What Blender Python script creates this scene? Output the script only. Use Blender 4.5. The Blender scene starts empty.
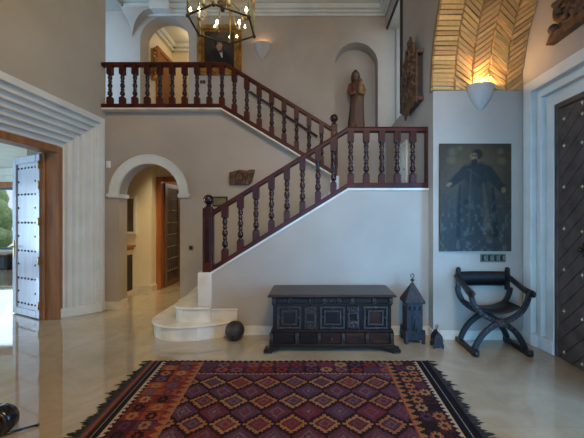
import bpy, bmesh, math, random
import numpy as np
from mathutils import Vector, Matrix
random.seed(7); RNG = np.random.default_rng(7)
PI = math.pi
sc = bpy.context.scene
COL = sc.collection

# ------------------------------------------------------------------ materials
def lin(c):
    return tuple(((v/255)/12.92 if v/255 <= .04045 else ((v/255+.055)/1.055)**2.4) for v in c)
def srgb(r, g, b): return lin((r, g, b)) + (1.0,)

class NT:
    def __init__(s, name):
        s.m = bpy.data.materials.new(name); s.m.use_nodes = True
        s.t = s.m.node_tree; s.n = s.t.nodes; s.l = s.t.links
        s.b = s.n['Principled BSDF']
    def node(s, typ, **kw):
        n = s.n.new(typ)
        for k, v in kw.items(): setattr(n, k, v)
        return n
    def link(s, a, b): s.l.new(a, b)

def mat(name, c1, c2=None, rough=.5, metal=0, scale=6, detail=5, bump=0, bscale=None, stretch=None, spec=.5, coat=0, lo=.35, hi=.65):
    t = NT(name); b = t.b
    b.inputs['Roughness'].default_value = rough; b.inputs['Metallic'].default_value = metal
    b.inputs['Specular IOR Level'].default_value = spec
    b.inputs['Coat Weight'].default_value = coat
    b.inputs['Base Color'].default_value = c1
    if c2 or bump:
        tc = t.node('ShaderNodeTexCoord'); mp = t.node('ShaderNodeMapping')
        if stretch: mp.inputs['Scale'].default_value = stretch
        t.link(tc.outputs['Object'], mp.inputs['Vector'])
        nz = t.node('ShaderNodeTexNoise'); nz.inputs['Scale'].default_value = scale; nz.inputs['Detail'].default_value = detail
        t.link(mp.outputs['Vector'], nz.inputs['Vector'])
        if c2:
            r = t.node('ShaderNodeValToRGB')
            r.color_ramp.elements[0].color = c1; r.color_ramp.elements[1].color = c2
            r.color_ramp.elements[0].position = lo; r.color_ramp.elements[1].position = hi
            t.link(nz.outputs['Fac'], r.inputs['Fac']); t.link(r.outputs['Color'], b.inputs['Base Color'])
        if bump:
            n2 = nz
            if bscale:
                n2 = t.node('ShaderNodeTexNoise'); n2.inputs['Scale'].default_value = bscale; n2.inputs['Detail'].default_value = 4
                t.link(mp.outputs['Vector'], n2.inputs['Vector'])
            bp = t.node('ShaderNodeBump'); bp.inputs['Strength'].default_value = bump; bp.inputs['Distance'].default_value = .02
            t.link(n2.outputs['Fac'], bp.inputs['Height']); t.link(bp.outputs['Normal'], b.inputs['Normal'])
    return t.m

def attr_mat(name, rough=.6, bump=0, bscale=60, spec=.4, noise=0, nscale=40):
    t = NT(name); b = t.b
    b.inputs['Roughness'].default_value = rough; b.inputs['Specular IOR Level'].default_value = spec
    a = t.node('ShaderNodeAttribute', attribute_name='col')
    tc = t.node('ShaderNodeTexCoord'); src = a.outputs['Color']
    if noise:
        nz = t.node('ShaderNodeTexNoise'); nz.inputs['Scale'].default_value = nscale
        t.link(tc.outputs['Object'], nz.inputs['Vector'])
        mr = t.node('ShaderNodeMapRange'); mr.inputs['To Min'].default_value = 1-noise; mr.inputs['To Max'].default_value = 1+noise
        t.link(nz.outputs['Fac'], mr.inputs['Value'])
        vm = t.node('ShaderNodeVectorMath', operation='SCALE')
        t.link(src, vm.inputs[0]); t.link(mr.outputs['Result'], vm.inputs['Scale']); src = vm.outputs['Vector']
    t.link(src, b.inputs['Base Color'])
    if bump:
        n2 = t.node('ShaderNodeTexNoise'); n2.inputs['Scale'].default_value = bscale
        t.link(tc.outputs['Object'], n2.inputs['Vector'])
        bp = t.node('ShaderNodeBump'); bp.inputs['Strength'].default_value = bump; bp.inputs['Distance'].default_value = .01
        t.link(n2.outputs['Fac'], bp.inputs['Height']); t.link(bp.outputs['Normal'], b.inputs['Normal'])
    return t.m

def emit_mat(name, c, s):
    t = NT(name); t.b.inputs['Base Color'].default_value = c
    t.b.inputs['Emission Color'].default_value = c; t.b.inputs['Emission Strength'].default_value = s
    return t.m

def floor_mat(name='polished cream marble'):
    t = NT(name); b = t.b
    b.inputs['Coat Weight'].default_value = .5; b.inputs['Coat Roughness'].default_value = .02; b.inputs['Roughness'].default_value = .07; b.inputs['Specular IOR Level'].default_value = .8
    tc = t.node('ShaderNodeTexCoord')
    br = t.node('ShaderNodeTexBrick'); br.offset = 0; br.inputs['Scale'].default_value = 1.0
    br.inputs['Brick Width'].default_value = .8; br.inputs['Row Height'].default_value = .8
    br.inputs['Mortar Size'].default_value = .0025; br.inputs['Mortar Smooth'].default_value = .3
    br.inputs['Color1'].default_value = (.50, .50, .50, 1); br.inputs['Color2'].default_value = (.62, .62, .62, 1)
    br.inputs['Mortar'].default_value = (.40, .40, .40, 1)
    t.link(tc.outputs['Object'], br.inputs['Vector'])
    nz = t.node('ShaderNodeTexNoise'); nz.inputs['Scale'].default_value = 1.6; nz.inputs['Detail'].default_value = 8; nz.inputs['Roughness'].default_value = .65; nz.inputs['Distortion'].default_value = 1.2
    t.link(tc.outputs['Object'], nz.inputs['Vector'])
    r = t.node('ShaderNodeValToRGB'); e = r.color_ramp.elements
    e[0].position = .3; e[0].color = srgb(146, 132, 108); e[1].position = .7; e[1].color = srgb(172, 158, 134)
    t.link(nz.outputs['Fac'], r.inputs['Fac'])
    mx = t.node('ShaderNodeMix', data_type='RGBA', blend_type='OVERLAY'); mx.inputs['Factor'].default_value = .35
    t.link(r.outputs['Color'], mx.inputs[6]); t.link(br.outputs['Color'], mx.inputs[7])
    t.link(mx.outputs[2], b.inputs['Base Color'])
    n2 = t.node('ShaderNodeTexNoise'); n2.inputs['Scale'].default_value = 5
    t.link(tc.outputs['Object'], n2.inputs['Vector'])
    mr = t.node('ShaderNodeMapRange'); mr.inputs['To Min'].default_value = .02; mr.inputs['To Max'].default_value = .09
    t.link(n2.outputs['Fac'], mr.inputs['Value']); t.link(mr.outputs['Result'], b.inputs['Roughness'])
    return t.m

def glass_mat(name, tint=(1, 1, 1, 1)):
    t = NT(name); t.n.remove(t.b)
    out = t.n['Material Output']
    tr = t.node('ShaderNodeBsdfTransparent'); tr.inputs['Color'].default_value = tint
    gl = t.node('ShaderNodeBsdfGlossy'); gl.inputs['Roughness'].default_value = .02
    fr = t.node('ShaderNodeLayerWeight'); fr.inputs['Blend'].default_value = .5
    pw = t.node('ShaderNodeMath', operation='POWER'); pw.inputs[1].default_value = 4.0
    ml = t.node('ShaderNodeMath', operation='MULTIPLY_ADD'); ml.inputs[1].default_value = .5; ml.inputs[2].default_value = .04
    t.link(fr.outputs['Facing'], pw.inputs[0]); t.link(pw.outputs[0], ml.inputs[0])
    mx = t.node('ShaderNodeMixShader')
    t.link(ml.outputs[0], mx.inputs[0]); t.link(tr.outputs[0], mx.inputs[1]); t.link(gl.outputs[0], mx.inputs[2])
    t.link(mx.outputs[0], out.inputs['Surface'])
    return t.m

M = dict(
    plaster=mat('lilac grey plaster', srgb(164, 152, 138), srgb(174, 162, 147), rough=.75, scale=1.3, bump=.06, bscale=14),
    warmplaster=mat('beige grey plaster', srgb(168, 158, 138), srgb(178, 168, 148), rough=.8, scale=1.1, bump=.06, bscale=14),
    cream=mat('cream plaster', srgb(226, 210, 176), srgb(232, 218, 188), rough=.8, scale=1.2),
    white=mat('white plaster moulding', srgb(204, 204, 195), srgb(214, 214, 205), rough=.6, scale=3),
    ceiling=mat('pale ceiling plaster', srgb(206, 202, 190), srgb(214, 210, 198), rough=.85, scale=2),
    floor=floor_mat(),
    stone=mat('cream marble', srgb(206, 196, 176), srgb(224, 216, 200), rough=.25, scale=5, detail=7),
    mahog=mat('dark red mahogany', srgb(46, 15, 10), srgb(74, 25, 16), rough=.42, spec=.28, scale=5, stretch=(1, 1, .25)),
    balu=mat('turned mahogany', srgb(30, 12, 9), srgb(50, 20, 14), rough=.22, spec=.4, scale=9),
    chest=mat('blackened oak', srgb(18, 12, 10), srgb(34, 21, 16), rough=.4, spec=.3, scale=7, stretch=(.4, 2, 2)),
    chestlit=mat('reddish lit-side oak', srgb(30, 17, 12), srgb(62, 34, 23), spec=.3, rough=.4, scale=9, stretch=(.6, 2, 2)),  # chest oak with the light on its right-hand panels put into the colour
    chestlid=mat('dark oak lid', srgb(40, 27, 22), srgb(58, 39, 31), rough=.33, spec=.5, scale=8, stretch=(.3, 3, 3)),
    carve=mat('carved walnut', srgb(66, 44, 30), srgb(112, 78, 50), rough=.6, scale=14, bump=.4, bscale=40),
    carvedark=mat('dark hollow wood', srgb(30, 22, 17), srgb(44, 32, 24), rough=.7, scale=10),
    grain=mat('dark carved ornament', srgb(36, 28, 24), srgb(66, 52, 45), spec=.5, rough=.3, scale=30, bump=.6, bscale=90),
    ebony=mat('ebonised wood', srgb(16, 15, 16), srgb(34, 32, 33), spec=.4, rough=.35, scale=20, bump=.3, bscale=60),
    leather=mat('black leather', srgb(17, 15, 16), srgb(28, 25, 26), spec=.35, rough=.45, scale=25, bump=.3, bscale=70),
    iron=mat('dark wrought metal', srgb(30, 30, 33), srgb(52, 52, 56), rough=.5, metal=.4, scale=25, bump=.3, bscale=60),
    rust=mat('rusty cannonball iron', srgb(40, 34, 32), srgb(58, 48, 44), rough=.6, metal=.2, scale=12, bump=.3, bscale=30),
    switchbrass=mat('dull brass plate', srgb(112, 104, 82), srgb(136, 126, 100), rough=.45, metal=.6, scale=10),
    brass=mat('aged brass', srgb(150, 124, 70), srgb(186, 158, 96), rough=.35, metal=.9, scale=10),
    brassdark=mat('dark bronze', srgb(52, 44, 34), srgb(74, 62, 46), rough=.4, metal=.7, scale=12),
    gold=mat('gilded wood', srgb(128, 88, 34), srgb(190, 140, 62), rough=.4, metal=.55, scale=8),
    oak=mat('honey oak', srgb(140, 78, 34), srgb(170, 100, 48), rough=.45, scale=5, stretch=(3, 3, .3)),
    oakbrown=mat('brown oak casing', srgb(122, 80, 46), srgb(150, 100, 60), rough=.5, scale=5, stretch=(3, 3, .3)),
    doorwood=mat('weathered brown planks', srgb(66, 52, 46), srgb(92, 74, 64), rough=.6, scale=7, stretch=(1, 1, 1), bump=.25, bscale=30),
    doordark=mat('dark gap wood', srgb(24, 18, 16), rough=.8),
    star=mat('pale brass star stud', srgb(214, 198, 160), rough=.35, metal=.5),
    leaf=mat('pale glossy painted wood', srgb(168, 170, 192), srgb(182, 184, 204), rough=.25, scale=4, stretch=(3, 3, .4), coat=.3),
    leafstud=mat('dark iron stud', srgb(52, 54, 70), rough=.4, metal=.5),
    sconce=mat('unglazed white plaster', srgb(176, 168, 158), rough=.8),
    black=mat('black painted', srgb(16, 16, 18), rough=.25, coat=.3),
    blackrim=mat('lighter black rim', srgb(34, 31, 30), rough=.35),  # a lighter tone than the black of the scroll
    plastic=mat('white plastic', srgb(220, 218, 212), rough=.4),
    glass=glass_mat('clear glass'),
    lampglass=glass_mat('lantern glass', (.97, .96, .90, 1)),
    bulb=emit_mat('lit candle bulb', (1, .80, .55, 1), 60),
    candle=mat('ivory candle sleeve', srgb(232, 220, 190), rough=.5),
    paint=attr_mat('aged oil paint', rough=.5, bump=.3, bscale=45, spec=.25, noise=.25, nscale=30),
    portrait=attr_mat('varnished oil paint', rough=.35, spec=.4),
    rug=attr_mat('woven wool', rough=.95, bump=.5, bscale=180, spec=.1, noise=.3, nscale=60),
    brick=attr_mat('honey coloured brick', rough=.85, bump=.5, bscale=50, noise=.2, nscale=25),
    mortar=mat('brick mortar', srgb(150, 112, 68), rough=.95, scale=20),
    poly=attr_mat('worn painted carving', rough=.55, bump=.4, bscale=60, noise=.3, nscale=50),
    fringe=mat('black wool fringe', srgb(16, 15, 15), srgb(44, 38, 34), rough=.95, scale=14),
    green=mat('garden foliage', srgb(120, 150, 96), srgb(176, 196, 136), rough=.8, scale=8),
    lawn=mat('garden grass', srgb(110, 130, 80), srgb(140, 155, 100), rough=.95, scale=4),
    paving=mat('outdoor paving', srgb(180, 172, 160), srgb(196, 190, 178), rough=.9, scale=3),
    steel=mat('grey window metal', srgb(70, 84, 92), rough=.4, metal=.3),
)

# ------------------------------------------------------------------ builders
class MB:
    def __init__(s): s.v = []; s.f = []; s.c = None; s.s = []; s.mi = []
    def add(s, vs, fs, smooth=False, m=0):
        o = len(s.v); s.v += [tuple(p) for p in vs]
        for f in fs:
            s.f.append(tuple(i+o for i in f)); s.s.append(smooth); s.mi.append(m)
    def box(s, x0, x1, y0, y1, z0, z1, m=0):
        x0, x1 = min(x0, x1), max(x0, x1); y0, y1 = min(y0, y1), max(y0, y1); z0, z1 = min(z0, z1), max(z0, z1)
        s.add([(x0,y0,z0),(x1,y0,z0),(x1,y1,z0),(x0,y1,z0),(x0,y0,z1),(x1,y0,z1),(x1,y1,z1),(x0,y1,z1)],
              [(0,3,2,1),(4,5,6,7),(0,1,5,4),(1,2,6,5),(2,3,7,6),(3,0,4,7)], m=m)
    def boxm(s, mtx, sx, sy, sz, m=0):
        c = [(-sx/2,-sy/2,-sz/2),(sx/2,-sy/2,-sz/2),(sx/2,sy/2,-sz/2),(-sx/2,sy/2,-sz/2),(-sx/2,-sy/2,sz/2),(sx/2,-sy/2,sz/2),(sx/2,sy/2,sz/2),(-sx/2,sy/2,sz/2)]
        s.add([mtx @ Vector(p) for p in c], [(0,3,2,1),(4,5,6,7),(0,1,5,4),(1,2,6,5),(2,3,7,6),(3,0,4,7)], m=m)
    def prism(s, poly, ax, a, b, smooth=False, m=0):
        """poly: 2-D points; ax 'x': (y,z) 'y': (x,z) 'z': (x,y); extruded from a to b"""
        ar = sum(poly[i][0]*poly[(i+1) % len(poly)][1]-poly[(i+1) % len(poly)][0]*poly[i][1] for i in range(len(poly)))
        if ar < 0: poly = poly[::-1]
        P = {'x': lambda p, t: (t, p[0], p[1]), 'y': lambda p, t: (p[0], t, p[1]), 'z': lambda p, t: (p[0], p[1], t)}[ax]
        n = len(poly); a, b = min(a, b), max(a, b)
        vs = [P(p, a) for p in poly]+[P(p, b) for p in poly]
        fl = ax == 'y'
        lo = tuple(range(n)) if fl else tuple(range(n))[::-1]
        hi = tuple(range(n, 2*n))[::-1] if fl else tuple(range(n, 2*n))
        o = len(s.v); s.v += vs
        for f in (lo, hi): s.f.append(tuple(i+o for i in f)); s.s.append(False); s.mi.append(m)
        for i in range(n):
            j = (i+1) % n
            q = (i, j, n+j, n+i)
            if fl: q = q[::-1]
            s.f.append(tuple(k+o for k in q)); s.s.append(smooth); s.mi.append(m)
    def lathe(s, prof, mtx=None, n=16, sx=1, sy=1, a0=0, a1=2*PI, m=0, cap=True):
        mtx = mtx or Matrix(); full = abs(a1-a0-2*PI) < 1e-6
        k = n if full else n+1; vs = []; fs = []
        for r, z in prof:
            for i in range(k):
                a = a0+(a1-a0)*i/n
                vs.append(mtx @ Vector((r*sx*math.cos(a), r*sy*math.sin(a), z)))
        for j in range(len(prof)-1):
            for i in range(n):
                i2 = (i+1) % k
                fs.append((j*k+i, j*k+i2, (j+1)*k+i2, (j+1)*k+i))
        s.add(vs, fs, True, m)
        if cap and full:
            o = len(s.v)-len(vs)
            for j, rev in ((0, True), (len(prof)-1, False)):
                if prof[j][0] > 1e-4:
                    f = [o+j*k+i for i in range(k)]
                    s.f.append(tuple(f[::-1] if rev else f)); s.s.append(False); s.mi.append(m)
    def ball(s, c, r, n=12, sx=1, sy=1, sz=1, m=0):
        pr = [(max(1e-5, r*math.sin(PI*i/n)), -r*math.cos(PI*i/n)*sz) for i in range(n+1)]
        s.lathe(pr, Matrix.Translation(c), max(8, n), sx, sy, m=m)
    def tube(s, pts, rad, n=8, flat=1.0, up=None, m=0, square=False):
        pts = [Vector(p) for p in pts]; L = len(pts)
        rad = rad if isinstance(rad, (list, tuple)) else [rad]*L
        vs = []; fs = []; pn = None
        for i, p in enumerate(pts):
            t = (pts[min(i+1, L-1)]-pts[max(i-1, 0)]).normalized()
            if up is not None: a = (Vector(up)-t*t.dot(Vector(up))).normalized()
            elif pn is None:
                a = t.orthogonal().normalized()
            else: a = (pn-t*pn.dot(t)).normalized()
            pn = a; b = t.cross(a)
            for k in range(n):
                an = 2*PI*k/n+(PI/4 if square else 0)
                vs.append(p+a*rad[i]*math.cos(an)*flat+b*rad[i]*math.sin(an))
        for i in range(L-1):
            for k in range(n):
                k2 = (k+1) % n
                fs.append((i*n+k, i*n+k2, (i+1)*n+k2, (i+1)*n+k))
        s.add(vs, fs, not square, m)
        o = len(s.v)-len(vs)
        s.f.append(tuple(o+k for k in range(n))[::-1]); s.s.append(False); s.mi.append(m)
        s.f.append(tuple(o+(L-1)*n+k for k in range(n))); s.s.append(False); s.mi.append(m)
    def sweep_xz(s, path, sec, y, m=0):
        """section (dy,dz) carried along a polyline in the XZ plane, kept plumb"""
        k = len(sec); vs = [(x, y+d, z+e) for x, z in path for d, e in sec]; fs = []
        for i in range(len(path)-1):
            for j in range(k):
                j2 = (j+1) % k
                fs.append((i*k+j, i*k+j2, (i+1)*k+j2, (i+1)*k+j))
        fs.append(tuple(range(k))[::-1]); fs.append(tuple((len(path)-1)*k+j for j in range(k)))
        s.add(vs, fs, False, m)
    def build(s, name, material, parent=None, loc=None, bevel=0, colors=None, weld=False, rotz=0, segs=1):
        me = bpy.data.meshes.new(name)
        me.from_pydata(s.v, [], s.f); 
        me.polygons.foreach_set('use_smooth', s.s)
        for mm in (material if isinstance(material, (list, tuple)) else [material]): me.materials.append(mm)
        me.polygons.foreach_set('material_index', s.mi)
        if colors is not None:
            at = me.color_attributes.new('col', 'FLOAT_COLOR', 'POINT')
            at.data.foreach_set('color', np.asarray(colors, np.float32).ravel())
        me.validate(); me.update()
        bm = bmesh.new(); bm.from_mesh(me); bmesh.ops.recalc_face_normals(bm, faces=bm.faces); bm.to_mesh(me); bm.free()
        o = bpy.data.objects.new(name, me); COL.objects.link(o)
        if parent: o.parent = parent
        if loc: o.location = loc
        o.rotation_euler.z = rotz
        if bevel:
            b = o.modifiers.new('edge', 'BEVEL'); b.width = bevel; b.segments = segs; b.limit_method = 'ANGLE'; b.angle_limit = .6
        return o

def tag(o, label, cat, group=None, kind=None):
    o['label'] = label; o['category'] = cat
    if group: o['group'] = group
    if kind: o['kind'] = kind
    return o
def thing(name, label, cat, loc=(0,0,0), rotz=0, group=None):
    o = bpy.data.objects.new(name, None); COL.objects.link(o)
    o.location = loc; o.rotation_euler.z = rotz; o.empty_display_size = .1
    return tag(o, label, cat, group)
def struct(o, label, cat): return tag(o, label, cat, kind='structure')
def copy_tree(o, parent=None):
    c = o.copy(); COL.objects.link(c)
    if parent: c.parent = parent
    for ch in list(o.children): copy_tree(ch, c)
    return c
def arc(cx, cz, r, a0, a1, n=24):
    return [(cx+r*math.cos(a0+(a1-a0)*i/n), cz+r*math.sin(a0+(a1-a0)*i/n)) for i in range(n+1)]
def spiral(c, r0, r1, turns, a0, plane, n=26, d=1):
    out = []
    for i in range(n+1):
        t = i/n; r = r0+(r1-r0)*t; a = a0+d*turns*2*PI*t
        u, w = r*math.cos(a), r*math.sin(a)
        out.append((c[0], c[1]+u, c[2]+w) if plane == 'x' else (c[0]+u, c[1], c[2]+w))
    return out
def noise2(nx, ny, cells, seed=0):
    r = np.random.default_rng(seed); out = np.zeros((ny, nx)); amp = 1; tot = 0
    for o in range(4):
        c = cells*2**o; g = r.random((c+2, c+2))
        xs = np.linspace(0, c, nx, endpoint=False); ys = np.linspace(0, c, ny, endpoint=False)
        xi = xs.astype(int); yi = ys.astype(int); fx = xs-xi; fy = (ys-yi)[:, None]
        fx = fx*fx*(3-2*fx); fy = fy*fy*(3-2*fy)
        a = g[np.ix_(yi, xi)]; b = g[np.ix_(yi, xi+1)]; cc = g[np.ix_(yi+1, xi)]; d = g[np.ix_(yi+1, xi+1)]
        out += amp*((a*(1-fx)+b*fx)*(1-fy)+(cc*(1-fx)+d*fx)*fy); tot += amp; amp *= .5
    return out/tot

# ------------------------------------------------------------------ main dimensions (metres)
ZC = 6.10                    # ceiling
XL = -3.60                   # left wall face
YA = 5.50                    # wall with the archway
YS = 4.30                    # wall under the lower flight
YP = 4.13                    # alcove wall with the big painting
XP = 1.525                   # side wall of stairwell / mouth of alcove
XR = 2.68                    # wall of the entrance door
YU = 6.90                    # upper rear wall
ZU = 3.40                    # upper floor
ZL = 1.93                    # landing

# ------------------------------------------------------------------ floor, ceilings
b = MB(); b.box(-12, 7, -4.8, 12.5, -.12, 0)
struct(b.build('floor', M['floor']), 'polished cream marble floor running through hall and side rooms', 'floor')
b = MB(); b.box(-4.95, 2.9, -4.8, 9.0, ZC, ZC+.15)
struct(b.build('ceiling', M['ceiling']), 'pale plaster ceiling high over the hall and stairwell', 'ceiling')
b = MB(); b.box(-12, -4.25, 1.0, 10.2, 3.08, 3.2)
struct(b.build('ceiling_side', M['white']), 'white ceiling of the bright room beyond the open left door', 'ceiling')
b = MB(); b.box(-4.95, -1.70, YA+.24, YU+.02, 3.15, ZU-.001); b.box(-4.95, -1.5, YU+.02, 8.6, 3.15, ZU-.001)
struct(b.build('floor_upper', M['stone']), 'upper landing floor behind the balcony balustrade', 'floor')

# ------------------------------------------------------------------ left wall with stepped portal
LP0, LP1, LPZ = 3.20, 4.98, 2.66      # inner opening of portal (y0,y1,z)
def portal(prof, y0, y1, zt, kz):
    b = MB(); k = len(prof); vs = []; fs = []
    for (yy, sgn, top) in ((y0, -1, 0), (y0, -1, 1), (y1, 1, 1), (y1, 1, 0)):
        for x, d in prof: vs.append((x, yy+sgn*d, (zt+d*kz) if top else 0.0))
    for c in range(3):
        for i in range(k-1):
            fs.append((c*k+i, c*k+i+1, (c+1)*k+i+1, (c+1)*k+i))
    b.add(vs, fs); return b
b = MB()
b.prism([(-4.8, 0), (LP0-.44, 0), (LP0-.44, 3.22), (LP1+.44, 3.22), (LP1+.44, 0), (YA, 0), (YA, ZC), (-4.8, ZC)], 'x', -4.25, XL)
struct(b.build('wall_left', M['warmplaster']), 'beige grey left wall above and around the stepped white portal', 'wall')
prof = [(XL-.02, .46), (XL+.03, .46), (XL+.03, .385)]
x, d = XL+.03, .385
for k in range(6):
    prof += [(x-.066, d)]; x -= .066
    d -= .062; prof += [(x, d)]
prof += [(-4.21, d)]
b = portal(prof, LP0, LP1, LPZ, 1.27)
base = [(XL+.045, LP1+.475), (XL+.045, LP1+.36), (-3.955, LP1-.005), (-4.0, LP1-.005), (-4.0, LP1+.475)]
b.prism(base, 'z', 0, .15)
b.prism([(p[0], LP0+LP1-p[1]) for p in base], 'z', 0, .15)
struct(b.build('trim_1', M['white'], bevel=.006), 'stepped white plaster portal moulding around the left doorway', 'trim')

# wooden door casing + open leaf on the left
b = MB()
for y0, y1 in ((4.93, 5.02), (LP0-.04, LP0+.05)): b.box(-4.2, -3.955, y0, y1, 0, 2.67)
b.box(-4.2, -3.955, LP0+.05, 4.93, 2.57, 2.67)
b.box(-4.08, -4.05, LP0+.05, LP0+.08, 0, 2.57); b.box(-4.2, -4.15, 4.905, 4.93, 0, 2.57)
struct(b.build('trim_2', M['oakbrown'], bevel=.006), 'brown oak door casing inside the white portal on the left', 'trim')

hx, hy = -4.20, 4.925; ex, ey = -4.955, 5.285
ang = math.atan2(ey-hy, ex-hx); LW = math.hypot(ex-hx, ey-hy)
t = thing('door_1', 'open pale studded door leaf in the left doorway', 'door', (hx, hy, 0), ang); t['kind'] = 'structure'
b = MB(); b.box(.01, LW, -.03, .014, .012, 2.55)
b.build('panel', M['leaf'], t, bevel=.003)
b = MB()
for x0, x1 in ((.01, .115), (LW-.115, LW)): b.box(x0, x1, .014, .034, .012, 2.55)
b.box(.115, LW-.115, .014, .034, .012, .125); b.box(.115, LW-.115, .014, .034, 2.43, 2.55)
b.build('stile_frame', M['leaf'], t, bevel=.008)
b = MB(); b.box(0, .012, -.035, .036, .012, 2.55); b.build('hinge_edge', M['oakbrown'], t)['label'] = 'brown hinge edge'
b = MB()
def stud(bm, x, z): bm.lathe([(.019, 0), (.017, .007), (.009, .013), (.0001, .015)], Matrix.Translation((x, .014, z)) @ Matrix.Rotation(-PI/2, 4, 'X'), 8)
for k, z in enumerate((2.36, 1.94, 1.49, 1.04, .6, .2)):
    for i in range(6): stud(b, .16+(LW-.32)*i/5, z)
    if k < 5:
        for i in (0, 5): stud(b, .16+(LW-.32)*i/5, z-.215)
b.build('studs', M['leafstud'], t)['label'] = 'dark round studs'
for z in (2.38, 2.07, 1.51, .91, .22):
    b = MB(); b.tube([(0, .045, z-.06), (0, .045, z+.06)], .013, 8); b.box(.0, .05, .034, .04, z-.055, z+.055)
    b.build('hinge', M['brass'], t)['label'] = 'brass butt hinge'
b = MB(); b.box(LW-.075, LW-.04, .034, .042, .93, 1.2); b.tube([(LW-.058, .04, 1.1), (LW-.058, .085, 1.1), (LW-.15, .09, 1.1)], .01, 8)
b.build('handle', M['brass'], t)['label'] = 'brass lever handle'

# ------------------------------------------------------------------ bright side room beyond the left door
b = MB()
b.box(-12, -4.95, 9.9, 10.1, 0, .56); b.box(-12, -4.95, 9.9, 10.1, 2.5, 3.08); b.box(-9.2, -8.5, 9.9, 10.1, .56, 2.5); b.box(-6.6, -4.95, 9.9, 10.1, .56, 2.5)
b.box(-12, -4.25, .9, 1.0, 0, 3.08)
b.box(-12.1, -12, .9, 1.6, 0, 3.08); b.box(-12.1, -12, 5.4, 10.1, 0, 3.08); b.box(-12.1, -12, 1.6, 5.4, 2.6, 3.08)
b.box(-4.95, -4.75, YA+.24, 10.1, 0, 3.08)
struct(b.build('wall_side_room', M['white']), 'white walls of the bright room beyond the left door', 'wall')
b = MB(); b.box(-12, -4.95, 9.78, 9.9, 2.86, 3.08); b.box(-12, -4.95, 9.72, 9.9, 2.98, 3.08)
struct(b.build('trim_3', M['white'], bevel=.02), 'white cornice over the far window beyond the left door', 'trim')
b = MB(); b.box(-11.6, -6.5, 9.84, 9.9, 2.5, 2.66)
struct(b.build('trim_4', M['oak'], bevel=.01), 'orange timber lintel over the far garden window', 'trim')
for n, (x0, x1) in enumerate(((-11.6, -9.2), (-8.5, -6.6))):
    b = MB(); y0, y1 = 9.93, 9.99
    b.box(x0, x1, y0, y1, .56, .64); b.box(x0, x1, y0, y1, 2.42, 2.5)
    for xx in (x0, x1-.08, (x0+x1)/2-.05): b.box(xx, xx+.09, y0, y1, .56, 2.5)
    w = b.build('window_%d' % (n+1), M['steel']); struct(w, ('grey framed garden window at the far left beyond the open door', 'grey framed window hidden behind the open left door leaf')[n], 'window')
    b = MB(); b.box(x0+.05, x1-.05, 9.955, 9.962, .62, 2.44); b.build('pane', M['glass'], w)
    b = MB(); b.box(x0-.05, x1+.05, 9.78, 9.93, .53, .565); b.build('sill', M['stone'], w)
t = thing('radiator_cabinet', 'low dark cabinet under the far garden window beyond the left door', 'cabinet', (-10.2, 9.7, 0))
b = MB(); b.box(-1, 1, -.14, .14, 0, .44); b.build('body', M['carvedark'], t, bevel=.01)
b = MB(); b.box(-1.03, 1.03, -.17, .16, .44, .48); b.build('top', M['oakbrown'], t, bevel=.008)
for i in range(4):
    b = MB(); b.box(-.97+i*.49, -.52+i*.49, -.158, -.14, .06, .4); b.build('door', M['ebony'], t, bevel=.01)
b = MB(); b.box(-16, -4, 10.2, 24, -.2, -.05)
tag(b.build('lawn', M['lawn']), 'green lawn outside the far garden window', 'grass', kind='stuff')
for i, (xx, yy, r) in enumerate(((-15.5, 14.5, 1.7), (-11, 15.5, 1.8), (-6.6, 14.8, 1.7))):
    b = MB(); rr = random.Random(i)
    for k in range(60):
        a, e = rr.random()*2*PI, rr.random()
        q_ = .35+.25*rr.random(); b.ball((r*.7*math.cos(a)*e, r*.7*math.sin(a)*e, q_+.002+(rr.random()*r*1.5 if k > 6 else 0)), q_, 6)
    tag(b.build('garden_bush', M['green'], loc=(xx, yy, -.05)), ('green bush at the left edge of the far garden window', 'green bush filling the middle of the far garden window', 'green bush outside hidden behind the open door leaf')[i], 'bush')

# ------------------------------------------------------------------ wall with the archway (under balcony and upper flight)
ax, ar, az = -2.845, .525, 1.975
outline = [(-4.95, 0), (ax-ar, 0), (ax-ar, az)] + arc(ax, az, ar, PI, 0)[1:-1] + [(ax+ar, az), (ax+ar, 0), (.40, 0), (.40, 2.20), (.28, 2.28), (-1.58, 3.39), (-4.95, 3.39)]
b = MB(); b.prism(outline, 'y', YA, YA+.24)
struct(b.build('wall_arch', M['plaster']), 'lilac grey wall pierced by the arched passage under the balcony', 'wall')
b = MB()
ring = arc(ax, az, ar+.15, 0, PI, 32)+arc(ax, az, ar-.004, PI, 0, 32)
b.prism(ring, 'y', YA-.035, YA+.01)
ring = arc(ax, az, ar+.15, 0, PI, 32)+arc(ax, az, ar+.12, PI, 0, 32)
b.prism(ring, 'y', YA-.05, YA-.03)
for sx in (-1, 1):
    xa, xb = ax+sx*(ar-.02), ax+sx*(ar+.18)
    b.box(xa, xb, YA-.06, YA+.27, az-.045, az+.0); b.box(xa, ax+sx*(ar+.16), YA-.045, YA+.25, az-.065, az-.045)
struct(b.build('trim_5', M['white']), 'white arch moulding with imposts round the arched passage', 'trim')
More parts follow.
